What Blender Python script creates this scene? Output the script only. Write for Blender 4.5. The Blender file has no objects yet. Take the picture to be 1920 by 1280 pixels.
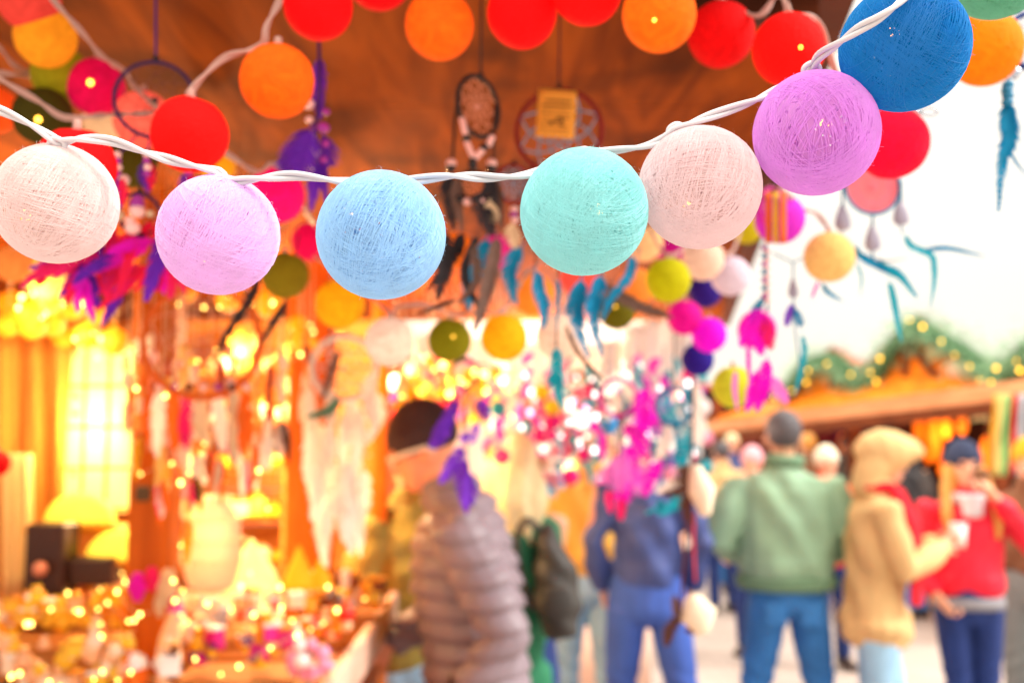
import bpy, math, random
import numpy as np
from mathutils import Vector, Matrix, noise
rad = math.radians
rnd = random.Random(11)
sc = bpy.context.scene
COL = sc.collection
F = 1867.0
CAM = Vector((0, 0, 1.70))
PITCH = math.atan2(160, F)
CF = Vector((0, math.cos(PITCH), math.sin(PITCH)))
CU = Vector((0, -math.sin(PITCH), math.cos(PITCH)))
CR = Vector((1, 0, 0))


def P(px, py, d):
    """world point seen at photo pixel (1920 wide) at a depth of d metres"""
    return CAM + CR * ((px - 960) / F * d) + CU * ((640 - py) / F * d) + CF * d


def lin(c):
    c = c / 255.0
    return c / 12.92 if c <= 0.04045 else ((c + 0.055) / 1.055) ** 2.4


def S(r, g, b):
    return (lin(r), lin(g), lin(b), 1.0)


# ------------------------------------------------------------------ materials
MATS = {}


def mat(key, col=(.5, .5, .5, 1), rough=.7, var=.18, scale=12, bump=.15, bscale=60, emit=None, es=0.0,
        trans=0.0, metal=0.0, sheen=0.0, spec=.4, weave=False):
    if key in MATS:
        return MATS[key]
    m = bpy.data.materials.new(key)
    m.use_nodes = True
    nt = m.node_tree
    n = nt.nodes
    L = nt.links
    b = n['Principled BSDF']
    tc = n.new('ShaderNodeTexCoord')
    nz = n.new('ShaderNodeTexNoise')
    nz.inputs['Scale'].default_value = scale
    nz.inputs['Detail'].default_value = 4
    L.new(tc.outputs['Object'], nz.inputs['Vector'])
    mix = n.new('ShaderNodeMix')
    mix.data_type = 'RGBA'
    a = [max(0, c * (1 - var)) for c in col[:3]] + [1]
    c2 = [min(1, c * (1 + var)) for c in col[:3]] + [1]
    mix.inputs[6].default_value = a
    mix.inputs[7].default_value = c2
    L.new(nz.outputs['Fac'], mix.inputs[0])
    L.new(mix.outputs[2], b.inputs['Base Color'])
    b.inputs['Roughness'].default_value = rough
    b.inputs['Metallic'].default_value = metal
    b.inputs['Specular IOR Level'].default_value = spec
    if sheen:
        b.inputs['Sheen Weight'].default_value = sheen
    if bump:
        nb = n.new('ShaderNodeTexNoise')
        nb.inputs['Scale'].default_value = bscale
        nb.inputs['Detail'].default_value = 3
        L.new(tc.outputs['Object'], nb.inputs['Vector'])
        bp = n.new('ShaderNodeBump')
        bp.inputs['Strength'].default_value = bump
        bp.inputs['Distance'].default_value = .01
        L.new(nb.outputs['Fac'], bp.inputs['Height'])
        L.new(bp.outputs['Normal'], b.inputs['Normal'])
    if emit:
        b.inputs['Emission Color'].default_value = emit
        b.inputs['Emission Strength'].default_value = es
        if weave:
            wv = n.new('ShaderNodeTexNoise')
            wv.inputs['Scale'].default_value = 55
            wv.inputs['Detail'].default_value = 6
            wv.inputs['Distortion'].default_value = 2.5
            L.new(tc.outputs['Object'], wv.inputs['Vector'])
            mr = n.new('ShaderNodeMapRange')
            mr.inputs['From Min'].default_value = .3
            mr.inputs['From Max'].default_value = .7
            mr.inputs['To Min'].default_value = es * .5
            mr.inputs['To Max'].default_value = es * 1.5
            L.new(wv.outputs['Fac'], mr.inputs['Value'])
            L.new(mr.outputs[0], b.inputs['Emission Strength'])
    if trans:
        t = n.new('ShaderNodeBsdfTranslucent')
        L.new(mix.outputs[2], t.inputs['Color'])
        ms = n.new('ShaderNodeMixShader')
        ms.inputs[0].default_value = trans
        L.new(b.outputs[0], ms.inputs[1])
        L.new(t.outputs[0], ms.inputs[2])
        L.new(ms.outputs[0], n['Material Output'].inputs['Surface'])
    MATS[key] = m
    return m


def wood(key, c1, c2, axis=(1, 14, 14), scale=2.0, rough=.6, blot=.5, spec=.15):
    if key in MATS:
        return MATS[key]
    m = bpy.data.materials.new(key)
    m.use_nodes = True
    nt = m.node_tree
    n = nt.nodes
    L = nt.links
    b = n['Principled BSDF']
    tc = n.new('ShaderNodeTexCoord')
    mp = n.new('ShaderNodeMapping')
    mp.inputs['Scale'].default_value = axis
    L.new(tc.outputs['Object'], mp.inputs['Vector'])
    nz = n.new('ShaderNodeTexNoise')
    nz.inputs['Scale'].default_value = scale
    nz.inputs['Detail'].default_value = 8
    nz.inputs['Distortion'].default_value = 1.2
    L.new(mp.outputs[0], nz.inputs['Vector'])
    cr = n.new('ShaderNodeValToRGB')
    cr.color_ramp.elements[0].position = .32
    cr.color_ramp.elements[0].color = c1
    cr.color_ramp.elements[1].position = .68
    cr.color_ramp.elements[1].color = c2
    L.new(nz.outputs['Fac'], cr.inputs[0])
    n2 = n.new('ShaderNodeTexNoise')
    n2.inputs['Scale'].default_value = 4.5
    n2.inputs['Detail'].default_value = 3
    L.new(tc.outputs['Object'], n2.inputs['Vector'])
    r2 = n.new('ShaderNodeValToRGB')
    r2.color_ramp.elements[0].position = .33
    r2.color_ramp.elements[0].color = (1 - blot, 1 - blot, 1 - blot, 1)
    r2.color_ramp.elements[1].position = .5
    r2.color_ramp.elements[1].color = (1, 1, 1, 1)
    L.new(n2.outputs['Fac'], r2.inputs[0])
    mx = n.new('ShaderNodeMix')
    mx.data_type = 'RGBA'
    mx.blend_type = 'MULTIPLY'
    mx.inputs[0].default_value = 1
    L.new(cr.outputs[0], mx.inputs[6])
    L.new(r2.outputs[0], mx.inputs[7])
    L.new(mx.outputs[2], b.inputs['Base Color'])
    b.inputs['Roughness'].default_value = rough
    b.inputs['Specular IOR Level'].default_value = spec
    bp = n.new('ShaderNodeBump')
    bp.inputs['Strength'].default_value = .25
    bp.inputs['Distance'].default_value = .01
    L.new(nz.outputs['Fac'], bp.inputs['Height'])
    L.new(bp.outputs['Normal'], b.inputs['Normal'])
    MATS[key] = m
    return m


# ------------------------------------------------------------------ mesh builder
def wloc(o):
    v = Vector((0, 0, 0))
    while o is not None:
        v = v + o.location
        o = o.parent
    return v


def catmull(pts, k=8):
    pts = [Vector(p) for p in pts]
    if len(pts) < 3:
        return [pts[0].lerp(pts[-1], i / k) for i in range(k + 1)]
    q = [pts[0] * 2 - pts[1]] + pts + [pts[-1] * 2 - pts[-2]]
    out = []
    for i in range(1, len(q) - 2):
        a, b, c, d = q[i - 1], q[i], q[i + 1], q[i + 2]
        for j in range(k):
            t = j / k
            out.append(.5 * ((2 * b) + (c - a) * t + (2 * a - 5 * b + 4 * c - d) * t * t + (3 * b - a - 3 * c + d) * t ** 3))
    out.append(pts[-1])
    return out


def frames(pts, ref=None):
    T = []
    n = len(pts)
    for i in range(n):
        t = pts[min(i + 1, n - 1)] - pts[max(i - 1, 0)]
        T.append(t.normalized() if t.length > 1e-9 else Vector((0, 0, 1)))
    u = Vector(ref) if ref else (Vector((1, 0, 0)) if abs(T[0].x) < .8 else Vector((0, 1, 0)))
    out = []
    for t in T:
        u = u - t * u.dot(t)
        if u.length < 1e-6:
            u = t.orthogonal()
        u.normalize()
        out.append((u.copy(), t.cross(u)))
        if ref:
            u = Vector(ref)
    return out


class MB:
    def __init__(self):
        self.v = []
        self.f = []

    def ring_mesh(self, rings, closed=False, caps=True):
        b = len(self.v)
        n = len(rings[0])
        for r in rings:
            self.v.extend(r)
        m = len(rings)
        for i in range(m if closed else m - 1):
            j = (i + 1) % m
            for k in range(n):
                k2 = (k + 1) % n
                self.f.append((b + i * n + k, b + i * n + k2, b + j * n + k2, b + j * n + k))
        if caps and not closed:
            self.f.append(tuple(b + k for k in reversed(range(n))))
            self.f.append(tuple(b + (m - 1) * n + k for k in range(n)))
        return self

    def tube(self, pts, r, n=8, closed=False):
        pts = [Vector(p) for p in pts]
        fr = frames(pts)
        rings = []
        for i, (u, w) in enumerate(fr):
            ri = r[i] if isinstance(r, (list, tuple)) else r
            rings.append([pts[i] + u * (math.cos(6.28319 * k / n) * ri) + w * (math.sin(6.28319 * k / n) * ri) for k in range(n)])
        return self.ring_mesh(rings, closed)

    def loft(self, secs, ref=(1, 0, 0), n=16, dome=True):
        """secs: (centre, half width along ref, half depth); rounded ends"""
        cs = [Vector(s[0]) for s in secs]
        fr = frames(cs, ref)
        rings = []

        def ring(c, u, w, rx, ry):
            return [c + u * (math.cos(6.28319 * k / n) * rx) + w * (math.sin(6.28319 * k / n) * ry) for k in range(n)]
        m = len(cs)
        if dome:
            t = (cs[0] - cs[1]).normalized()
            u, w = fr[0]
            q = min(secs[0][1], secs[0][2])
            for a in (.98, .8, .45):
                rings.append(ring(cs[0] + t * (q * a * .6), u, w, secs[0][1] * math.sqrt(1 - a * a * .99), secs[0][2] * math.sqrt(1 - a * a * .99)))
        for i in range(m):
            rings.append(ring(cs[i], fr[i][0], fr[i][1], secs[i][1], secs[i][2]))
        if dome:
            t = (cs[-1] - cs[-2]).normalized()
            u, w = fr[-1]
            q = min(secs[-1][1], secs[-1][2])
            for a in (.45, .8, .98):
                rings.append(ring(cs[-1] + t * (q * a * .6), u, w, secs[-1][1] * math.sqrt(1 - a * a * .99), secs[-1][2] * math.sqrt(1 - a * a * .99)))
        return self.ring_mesh(rings)

    def ball(self, c, r, nu=20, nv=12, rot=None, z0=-1.0, z1=1.0):
        c = Vector(c)
        r = r if isinstance(r, (tuple, list)) else (r, r, r)
        rings = []
        for i in range(nv + 1):
            a0, a1 = math.asin(z0), math.asin(z1)
            a = a0 + (a1 - a0) * i / nv
            ca, sa = max(math.cos(a), 1e-3), math.sin(a)
            ring = []
            for k in range(nu):
                p = Vector((math.cos(6.28319 * k / nu) * ca * r[0], math.sin(6.28319 * k / nu) * ca * r[1], sa * r[2]))
                if rot:
                    p = rot @ p
                ring.append(c + p)
            rings.append(ring)
        return self.ring_mesh(rings)

    def box(self, c, s, rot=None, bev=0.0):
        c = Vector(c)
        x, y, z = s[0] / 2, s[1] / 2, s[2] / 2
        bv = min(bev, x * .9, y * .9, z * .9)
        if bv <= 0:
            rings = [[(-x, -y, -z), (x, -y, -z), (x, y, -z), (-x, y, -z)], [(-x, -y, z), (x, -y, z), (x, y, z), (-x, y, z)]]
        else:
            def rr(i, zz):
                return [(-x + i, -y + bv, zz), (-x + bv, -y + i, zz), (x - bv, -y + i, zz), (x - i, -y + bv, zz),
                        (x - i, y - bv, zz), (x - bv, y - i, zz), (-x + bv, y - i, zz), (-x + i, y - bv, zz)]
            rings = [rr(bv, -z), rr(0, -z + bv), rr(0, z - bv), rr(bv, z)]
        rg = []
        for r in rings:
            q = []
            for p in r:
                p = Vector(p)
                if rot:
                    p = rot @ p
                q.append(c + p)
            rg.append(q)
        return self.ring_mesh(rg)

    def prism(self, poly, off):
        """polygon (world points) pushed along off, closed"""
        off = Vector(off)
        a = [Vector(p) for p in poly]
        return self.ring_mesh([a, [p + off for p in a]])

    def sheet(self, grid, thick=None):
        b = len(self.v)
        n, m = len(grid), len(grid[0])
        for r in grid:
            self.v.extend(r)
        for i in range(n - 1):
            for j in range(m - 1):
                self.f.append((b + i * m + j, b + i * m + j + 1, b + (i + 1) * m + j + 1, b + (i + 1) * m + j))
        return self

    def mesh(self, name, off=Vector((0, 0, 0)), smooth=True):
        me = bpy.data.meshes.new(name)
        me.from_pydata([tuple(Vector(p) - off) for p in self.v], [], self.f)
        if smooth:
            me.polygons.foreach_set('use_smooth', [True] * len(me.polygons))
        me.update()
        return me

    def build(self, name, m, parent=None, smooth=True, local=False):
        off = wloc(parent) if (parent is not None and not local) else Vector((0, 0, 0))
        me = self.mesh(name, off, smooth)
        me.materials.append(m)
        o = bpy.data.objects.new(name, me)
        COL.objects.link(o)
        o.parent = parent
        return o


def tag(o, label, cat=None, group=None, kind=None):
    if label:
        o['label'] = label
    if cat:
        o['category'] = cat
    if group:
        o['group'] = group
    if kind:
        o['kind'] = kind
    return o


def thing(name, label, cat, loc=(0, 0, 0), group=None, rz=0.0):
    o = bpy.data.objects.new(name, None)
    o.empty_display_size = .05
    COL.objects.link(o)
    o.location = loc
    o.rotation_euler = (0, 0, rz)
    return tag(o, label, cat, group)


def lamp(parent, loc, energy, col, radius=.03, name='lamp_glow'):
    d = bpy.data.lights.new(name, 'POINT')
    d.energy = energy
    d.color = col
    d.shadow_soft_size = radius
    o = bpy.data.objects.new(name, d)
    COL.objects.link(o)
    o.parent = parent
    o.location = Vector(loc) - wloc(parent)
    return o


def copy_tree(o, parent=None):
    c = o.copy()
    COL.objects.link(c)
    c.parent = parent
    for ch in list(o.children):
        copy_tree(ch, c)
    return c


def solid(mb, name, m, parent, voxel=.01, it=3, post=None):
    """overlapping lofts fused into one continuous skin"""
    me = mb.mesh(name)
    o = bpy.data.objects.new(name, me)
    COL.objects.link(o)
    r = o.modifiers.new('r', 'REMESH')
    r.mode = 'VOXEL'
    r.voxel_size = voxel
    if it:
        s = o.modifiers.new('s', 'SMOOTH')
        s.iterations = it
        s.factor = .5
    dg = bpy.context.evaluated_depsgraph_get()
    me2 = bpy.data.meshes.new_from_object(o.evaluated_get(dg))
    bpy.data.objects.remove(o)
    bpy.data.meshes.remove(me)
    if post:
        nv = len(me2.vertices)
        co = np.empty(nv * 3)
        me2.vertices.foreach_get('co', co)
        no = np.empty(nv * 3)
        me2.vertices.foreach_get('normal', no)
        co = co.reshape(-1, 3)
        no = no.reshape(-1, 3)
        co = post(co, no)
        me2.vertices.foreach_set('co', co.reshape(-1))
    me2.polygons.foreach_set('use_smooth', [True] * len(me2.polygons))
    me2.materials.clear()
    me2.materials.append(m)
    me2.update()
    me2.name = name
    o = bpy.data.objects.new(name, me2)
    COL.objects.link(o)
    o.parent = parent
    return o
EXPO = 1.05
SKY_LO = (.52, .455, .37)
SKY_HI = (.67, .62, .555)
ZENITH = 3.6
SUN_E = 2.0
APERT = .0062
# ================================================================== PEOPLE
SKIN = mat('skin', S(225, 165, 135), .5, .08, 20, .05)
SKIN_LAMP_LIT = mat('skin_lamp_lit', S(248, 165, 125), .5, .08, 20, .05)  # skin copy with warm stall lamp light put into its colour
LIP = mat('lip', S(170, 80, 75), .5)
EYE = mat('eye', S(60, 45, 40), .2, 0, 10, 0)
SHOE = mat('shoe_leather', S(60, 45, 40), .5)


def V(*a):
    return Vector(a)


def hand(mb, w, d, nrm, s=1.0, curl=.7):
    """palm, four fingers of unequal length and a thumb from the side of the palm"""
    d = Vector(d).normalized()
    nrm = Vector(nrm)
    nrm = (nrm - d * nrm.dot(d)).normalized()
    side = d.cross(nrm)
    w = Vector(w)
    mb.loft([(w - d * .02, .026 * s, .021 * s), (w + d * .03, .036 * s, .018 * s), (w + d * .085 * s, .041 * s, .015 * s)], ref=tuple(side), n=12)
    for i, (o, ln) in enumerate(((-.031, .062), (-.0105, .076), (.0105, .08), (.031, .07))):
        b = w + d * .085 * s + side * o * s
        p1 = b + (d * math.cos(curl * .5) + nrm * math.sin(curl * .5)) * ln * .42 * s
        p2 = p1 + (d * math.cos(curl * 1.3) + nrm * math.sin(curl * 1.3)) * ln * .33 * s
        p3 = p2 + (d * math.cos(curl * 2) + nrm * math.sin(curl * 2)) * ln * .27 * s
        mb.loft([(b - d * .015, .009 * s, .009 * s), (b, .0088 * s, .0088 * s), (p1, .0082 * s, .0082 * s), (p2, .0075 * s, .0075 * s), (p3, .0062 * s, .0062 * s)], n=8)
    b = w + d * .02 + side * -.034 * s
    p1 = b + (d * .75 - side * .6 + nrm * .35).normalized() * .035 * s
    p2 = p1 + (d * .9 - side * .15 + nrm * .5).normalized() * .03 * s
    mb.loft([(b + side * .012, .012 * s, .012 * s), (b, .0115 * s, .0115 * s), (p1, .0095 * s, .0095 * s), (p2, .0075 * s, .0075 * s)], n=8)


def person(label, px, d, rz, h=1.75, head=(0, 0, 0), hpitch=0, hyaw=0, arms=None, feet=((-.1, 0), (.1, 0)), jacket=None, jmat=None,
           hem=.92, wide=1.0, deep=1.0, tmat=None, skin=None, hat=None, hair=None, voxel=.009, quilt=False, group=None, trw=1.0, py0=None, cloth='jacket', collar=.012):
    k = h / 1.75
    base = P(px, 800, d)
    x, y = base.x, base.y
    root = thing('person', label, 'person', (x, y, 0), group, rz)
    root.scale = (k, k, k)
    skin = skin or SKIN
    hv = Vector(head)
    lean = hv * .45
    HM = Matrix.Translation(V(0, 0, 1.53) + hv) @ Matrix.Rotation(hyaw, 4, 'Z') @ Matrix.Rotation(-hpitch, 4, 'X')

    def H(x_, y_, z_):
        return HM @ V(x_, y_, z_)
    HR = HM.to_3x3()
    arms = arms or ((V(-.27, -.02, 1.14), V(-.25, .06, .9)), (V(.27, -.02, 1.14), V(.25, .06, .9)))
    b = MB()
    b.loft([(V(0, 0, .9), .15, .1), (V(0, 0, 1.0), .14, .1), (V(0, 0, 1.1) + lean * .2, .125, .092), (V(0, 0, 1.28) + lean * .7, .15, .1), (V(0, 0, 1.42) + lean, .15, .08)])
    b.loft([(V(0, -.005, 1.42) + lean, .06, .058), (V(0, 0, 1.5) + hv * .75, .054, .054), (H(0, .005, .07), .052, .058)])
    b.ball(H(0, -.002, .125), (.077, .094, .1), 24, 16, HR)
    b.loft([(H(0, .028, .1), .068, .062), (H(0, .04, .05), .055, .052), (H(0, .058, .012), .034, .032)], ref=tuple(HR @ V(1, 0, 0)))
    b.loft([(H(0, .086, .115), .009, .009), (H(0, .102, .085), .014, .013), (H(0, .1, .068), .017, .012)], ref=tuple(HR @ V(1, 0, 0)), n=10)
    b.ball(H(0, .083, .13), (.05, .014, .01), 12, 8, HR)
    b.ball(H(0, .086, .032), (.023, .011, .009), 10, 8, HR)
    for s in (-1, 1):
        b.ball(H(s * .078, -.008, .095), (.01, .02, .032), 10, 8, HR)
        e, w = arms[0 if s < 0 else 1]
        e, w = Vector(e), Vector(w)
        sh = V(s * .18, 0, 1.42) + lean
        b.loft([(sh, .05, .05), (sh.lerp(e, .5), .045, .045), (e, .038, .038), (e.lerp(w, .3), .038, .038), (w, .026, .024)], n=12)
        dv = (w - e).normalized()
        hand(b, w + dv * .015, dv, V(-s * 1.0, .1, -.1) if abs(dv.x) < .8 else V(0, -1, 0), 1.0, .75)
        fx, fy = feet[0 if s < 0 else 1]
        ank = V(fx, fy, .09)
        kn = V((fx + s * .09) * .5, fy * .5 + .03, .49)
        hp = V(s * .085, 0, .9)
        b.loft([(hp, .085, .085), (hp.lerp(kn, .5), .07, .07), (kn, .052, .052), (kn.lerp(ank, .3), .052, .055), (ank, .036, .04)], n=14)
        b.loft([(ank + V(0, -.04, -.04), .035, .03), (ank + V(0, .05, -.05), .042, .03), (ank + V(0, .15, -.065), .038, .02)], ref=(1, 0, 0), n=12)
    solid(b, 'body', skin, root, min(voxel, .0065), 1)
    for s in (-1, 1):
        MB().ball(H(s * .031, .083, .107), (.012, .009, .008), 10, 8, HR).build('eye', EYE, root, local=True)
    MB().ball(H(0, .094, .03), (.022, .006, .006), 10, 8, HR).build('mouth', LIP, root, local=True)
    # shoes and trousers
    t = MB()
    t.loft([(V(0, 0, 1.0), .165 * trw, .122), (V(0, 0, .93), .175 * trw, .13), (V(0, -.005, .86), .172 * trw, .132)])
    for s in (-1, 1):
        fx, fy = feet[0 if s < 0 else 1]
        ank = V(fx, fy, .1)
        kn = V((fx + s * .09) * .5, fy * .5 + .03, .49)
        hp = V(s * .088, 0, .88)
        t.loft([(hp, .094 * trw, .115), (hp.lerp(kn, .45), .088 * trw, .095), (kn, .07 * trw, .072), (kn.lerp(ank, .35), .067 * trw, .07), (ank, .058 * trw, .062)], n=16)
        sh = MB()
        sh.loft([(ank + V(0, -.05, -.05), .04, .045), (ank + V(0, .05, -.05), .05, .045), (ank + V(0, .17, -.068), .044, .028)], ref=(1, 0, 0), n=14)
        sh.build('shoe', SHOE, root, local=True)

    def wrinkle(co, no):
        z = co[:, 2]
        a = .004 * np.sin(z * 70 + co[:, 0] * 40) * np.exp(-((z - .5) / .12) ** 2) + .004 * np.sin(z * 95 + co[:, 1] * 30) * np.exp(-((z - .2) / .12) ** 2)
        return co + no * a[:, None]
    solid(t, 'trousers', tmat, root, voxel, 3, wrinkle)
    # jacket
    j = MB()
    W, D = wide, deep
    fl = 1.16 if hem < .8 else 1.0
    hem = hem + .07
    secs = [(V(0, 0, hem), .19 * W * fl, .14 * D * fl), (V(0, 0, hem + .05), .195 * W * fl, .145 * D * fl)]
    if hem < .85:
        secs.append((V(0, 0, .95), .19 * W, .14 * D))
    secs += [(V(0, 0, 1.08) + lean * .2, .185 * W, .14 * D), (V(0, 0, 1.25) + lean * .65, .2 * W, .145 * D), (V(0, 0, 1.38) + lean * .95, .2 * W, .13 * D),
             (V(0, 0, 1.445) + lean, .15 * W, .1 * D), (V(0, 0, 1.49) + hv * .6, .082, .082)]
    j.loft(secs)
    j.loft([(V(0, 0, 1.45) + hv * .5, .085 + collar, .082 + collar), (V(0, 0, 1.52) + hv * .8, .072 + collar, .076 + collar)])
    for s in (-1, 1):
        e, w = arms[0 if s < 0 else 1]
        e, w = Vector(e), Vector(w)
        sh = V(s * (.205 if quilt else .175 * W), 0, 1.4) + lean
        j.loft([(sh, .082, .082), (sh.lerp(e, .5), .074 * W, .076), (e, .064 * W, .066), (e.lerp(w, .5), .058, .058), (w - (w - e).normalized() * .015, .047, .047)], n=14)
    ph = rnd.random() * 6

    def jpost(co, no):
        z = co[:, 2]
        if quilt:
            tt = ((z + .01 * np.sin(co[:, 0] * 14) + .01 * np.sin(co[:, 1] * 11)) / .06) % 1.0
            wv = np.where(tt < .22, np.sin(tt / .22 * np.pi / 2), np.cos((tt - .22) / .78 * np.pi / 2))
            a = (.015 + .004 * np.sin(co[:, 0] * 9 + z * 14 + co[:, 1] * 21)) * wv - .006
        else:
            a = .008 * np.sin(z * 17 + co[:, 0] * 23 + ph + 2 * np.sin(co[:, 0] * 9 + z * 5)) + .004 * np.sin(z * 41 - co[:, 0] * 19 + 3 * np.sin(z * 7 + ph))
        return co + no * a[:, None]
    solid(j, cloth, jmat, root, voxel, 2 if quilt else 3, jpost)
    if hair:
        hm, kind = hair
        hb = MB()
        hb.ball(H(0, -.014, .137), (.085, .098, .1), 20, 14, HR)
        if kind == 'long':
            for i in range(9):
                a = rad(-110 + i * 27)
                q = V(math.sin(a) * .075, -math.cos(a) * .085 + .0, .1)
                o0 = HM @ q
                drop = rnd.uniform(.24, .36)
                sw = rnd.uniform(-.02, .02)
                dirv = V(o0.x - hv.x, o0.y - hv.y, 0) * .35
                hb.loft([(o0, .034, .028), (o0 + V(sw, 0, -.12) + dirv * .4, .036, .03), (o0 + dirv + V(-sw, 0, -drop), .016, .014)], n=10)
        if kind == 'long':
            for s in (-1, 1):
                o0 = H(s * .078, .02, .1)
                hb.loft([(o0, .026, .03), (o0 + V(s * .03, .04, -.12), .027, .026), (o0 + V(s * .05, .1, -.24), .03, .02), (o0 + V(s * .04, .11, -.36), .012, .012)], n=10)
        solid(hb, 'hair', hm, root, .009, 2, None)
    if hat:
        hmat, kind = hat
        hb = MB()
        if kind == 'beanie':
            hb.ball(H(0, -.012, .148), (.09, .104, .108), 24, 14, HR, z0=-.12)
            hb.loft([(H(0, -.01, .128), .094, .108), (H(0, -.012, .16), .096, .11)], ref=tuple(HR @ V(1, 0, 0)), n=24)
            solid(hb, 'beanie', hmat, root, .007, 2, lambda co, no: co + no * (.0022 * np.sin(np.arctan2(co[:, 1] - hv.y, co[:, 0] - hv.x) * 46))[:, None])
        elif kind == 'hood':
            rx = tuple(HR @ V(1, 0, 0))
            hb.loft([(H(0, -.085, .09), .06, .09), (H(0, -.065, .11), .088, .112), (H(0, -.0, .135), .104, .125), (H(0, .06, .155), .098, .1), (H(0, .125, .165), .07, .06), (H(0, .16, .16), .045, .035)], ref=rx, n=20)
            hb.loft([(H(0, -.07, -.06), .1, .075), (H(0, -.055, .03), .1, .082), (H(0, -.03, .08), .1, .095)], ref=rx)
            solid(hb, 'hood', hmat, root, .009, 3, None)
    return root, H, HM


def cup_at(label, c, m, grp=None):
    r = thing('paper_cup', label, 'cup', c, grp)
    b = MB()
    b.loft([(c + V(0, 0, -.05), .028, .028), (c + V(0, 0, .05), .037, .037)], dome=False, n=20)
    b.build('cup_body', m, r)
    b = MB()
    b.tube([c + V(.037 * math.cos(a), .037 * math.sin(a), .052) for a in [i * .2618 for i in range(24)]], .003, 6, True)
    b.build('rim', m, r)
    return r


PUFF = mat('grey_brown_nylon', S(134, 120, 130), .5, 0.30, 7, .12, 40, spec=.45)
JEAN_L = mat('light_denim', S(150, 192, 232), .85, 0.40, 7, .3, 160)
JEAN_M = mat('mid_denim', S(50, 115, 185), .85, 0.50, 7, .3, 160)
JEAN_D = mat('dark_denim', S(28, 50, 110), .85, 0.40, 7, .3, 160)
BLUE_T = mat('blue_cotton', S(60, 92, 178), .85, 0.35, 7, .2, 90)
OLIVE = mat('olive_cloth', S(150, 136, 66), .85, 0.30, 7, .2, 60)
GREENJ = mat('sage_green_cloth', S(138, 174, 146), .7, 0.30, 7, .15, 40)
BOTTLE = mat('bottle_green_cloth', S(40, 120, 85), .8, .15, 8, .2, 60)
MUSTARD = mat('mustard_cloth', S(242, 184, 80), .8, 0.30, 7, .2, 60)
NAVYJ = mat('navy_cloth', S(62, 78, 138), .6, 0.30, 7, .15, 50)
CAMEL = mat('camel_parka_cloth', S(212, 176, 122), .85, 0.30, 7, .15, 60)
REDJ = mat('red_softshell', S(228, 22, 55), .6, 0.30, 7, .12, 60)
REDK = mat('red_knit', S(205, 20, 40), .9, .2, 20, .4, 120)
GREYK = mat('grey_knit', S(205, 200, 205), .9, .2, 30, .4, 120)
BLACKK = mat('black_knit', S(70, 50, 52), .95, .2, 30, .4, 150)
NAVYK = mat('navy_knit', S(50, 58, 85), .95, .2, 30, .4, 150)
YELK = mat('mustard_knit', S(220, 165, 40), .95, .15, 30, .4, 150)
BLOND = mat('blond_hair', S(246, 222, 172), .5, .25, 40, .5, 200)
GINGER = mat('golden_hair', S(215, 150, 70), .5, .25, 40, .5, 200)
GREYH = mat('dark_grey_hair', S(85, 82, 88), .6, .3, 40, .5, 200)
BROWNJ = mat('brown_wool', S(120, 80, 55), .9, .15, 14, .3, 80)
GREYC = mat('grey_wool', S(120, 125, 125), .9, .15, 14, .3, 80)
DARKJ = mat('charcoal_cloth', S(45, 45, 50), .8)
WHITEC = mat('white_card', S(235, 235, 235), .6, .04)
BAG = mat('black_nylon', S(58, 56, 54), .55, .25, 9, .3, 50)
GLASSF = mat('spectacle_frame', S(235, 225, 205), .25, .02, 10, 0)
LENS = mat('spectacle_lens', S(235, 200, 160), .1, .02, 10, 0)

# man in the puffer jacket, bowed over the counter, seen from his left side
p1, H1, M1 = person('man in a grey brown quilted puffer jacket and black beanie leaning over the stall counter', 896, 3.0, rad(93), 1.77,
                    head=(0, .12, -.012), hpitch=rad(22), arms=((V(-.28, -.075, 1.13), V(-.27, .08, .88)), (V(.24, .05, 1.14), V(.18, .26, 1.02))),
                    jmat=PUFF, hem=.84, wide=.9, deep=1.08, tmat=JEAN_D, skin=SKIN_LAMP_LIT, hat=(BLACKK, 'beanie'), voxel=.007, quilt=True, collar=.008)
for s in (-1, 1):
    g = MB()
    g.tube([H1(s * .034 + .021 * math.cos(a), .108 - abs(math.cos(a)) * .006, .105 + .016 * math.sin(a)) for a in [i * .3927 for i in range(16)]], .0022, 6, True)
    g.tube([H1(s * .055, .102, .112), H1(s * .08, .06, .115), H1(s * .084, -.01, .11), H1(s * .08, -.03, .09)],   .0075, 6)
    if s > 0:
        g.tube([H1(-.014, .109, .11), H1(0, .113, .112), H1(.014, .109, .11)], .002, 6)
    gl = g.build('spectacles', GLASSF, p1, local=True)
# jacket zip pull and collar edge are sewn on the jacket; a dark hem pocket
MB().loft([(V(-.205, .03, 1.0), .006, .05), (V(-.2, .05, .9), .006, .05)], ref=(1, 0, 0)).build('pocket_flap', BLACKK, p1, local=True)

person('person in an olive jacket and light jeans half hidden behind the puffer jacket man', 776, 3.6, rad(35), 1.68, jmat=OLIVE, hem=.86, tmat=JEAN_L,
       hair=(GREYH, 'short'), hat=None, wide=.95)
p2, H2, M2 = person('woman with long blond hair in a bottle green coat walking behind the puffer jacket man', 962, 3.6, rad(25), 1.67, jmat=BOTTLE, hem=.62, tmat=JEAN_D,
                    hair=(BLOND, 'long'), cloth='coat', wide=.72, arms=((V(-.17, .05, 1.14), V(-.1, .22, 1.05)), (V(.17, .05, 1.14), V(.1, .22, 1.05))))
bp = thing('backpack', 'slouchy black nylon backpack on the blond woman in green', 'backpack', P(1040, 1085, 3.42))
b = MB()
c = P(1040, 1085, 3.42)
b.loft([(c + V(.02, 0, -.17), .06, .06), (c + V(.012, 0, -.09), .085, .09), (c + V(0, .0, .04), .072, .085), (c + V(-.025, 0, .15), .035, .05), (c + V(-.03, 0, .18), .02, .02)])
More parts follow.
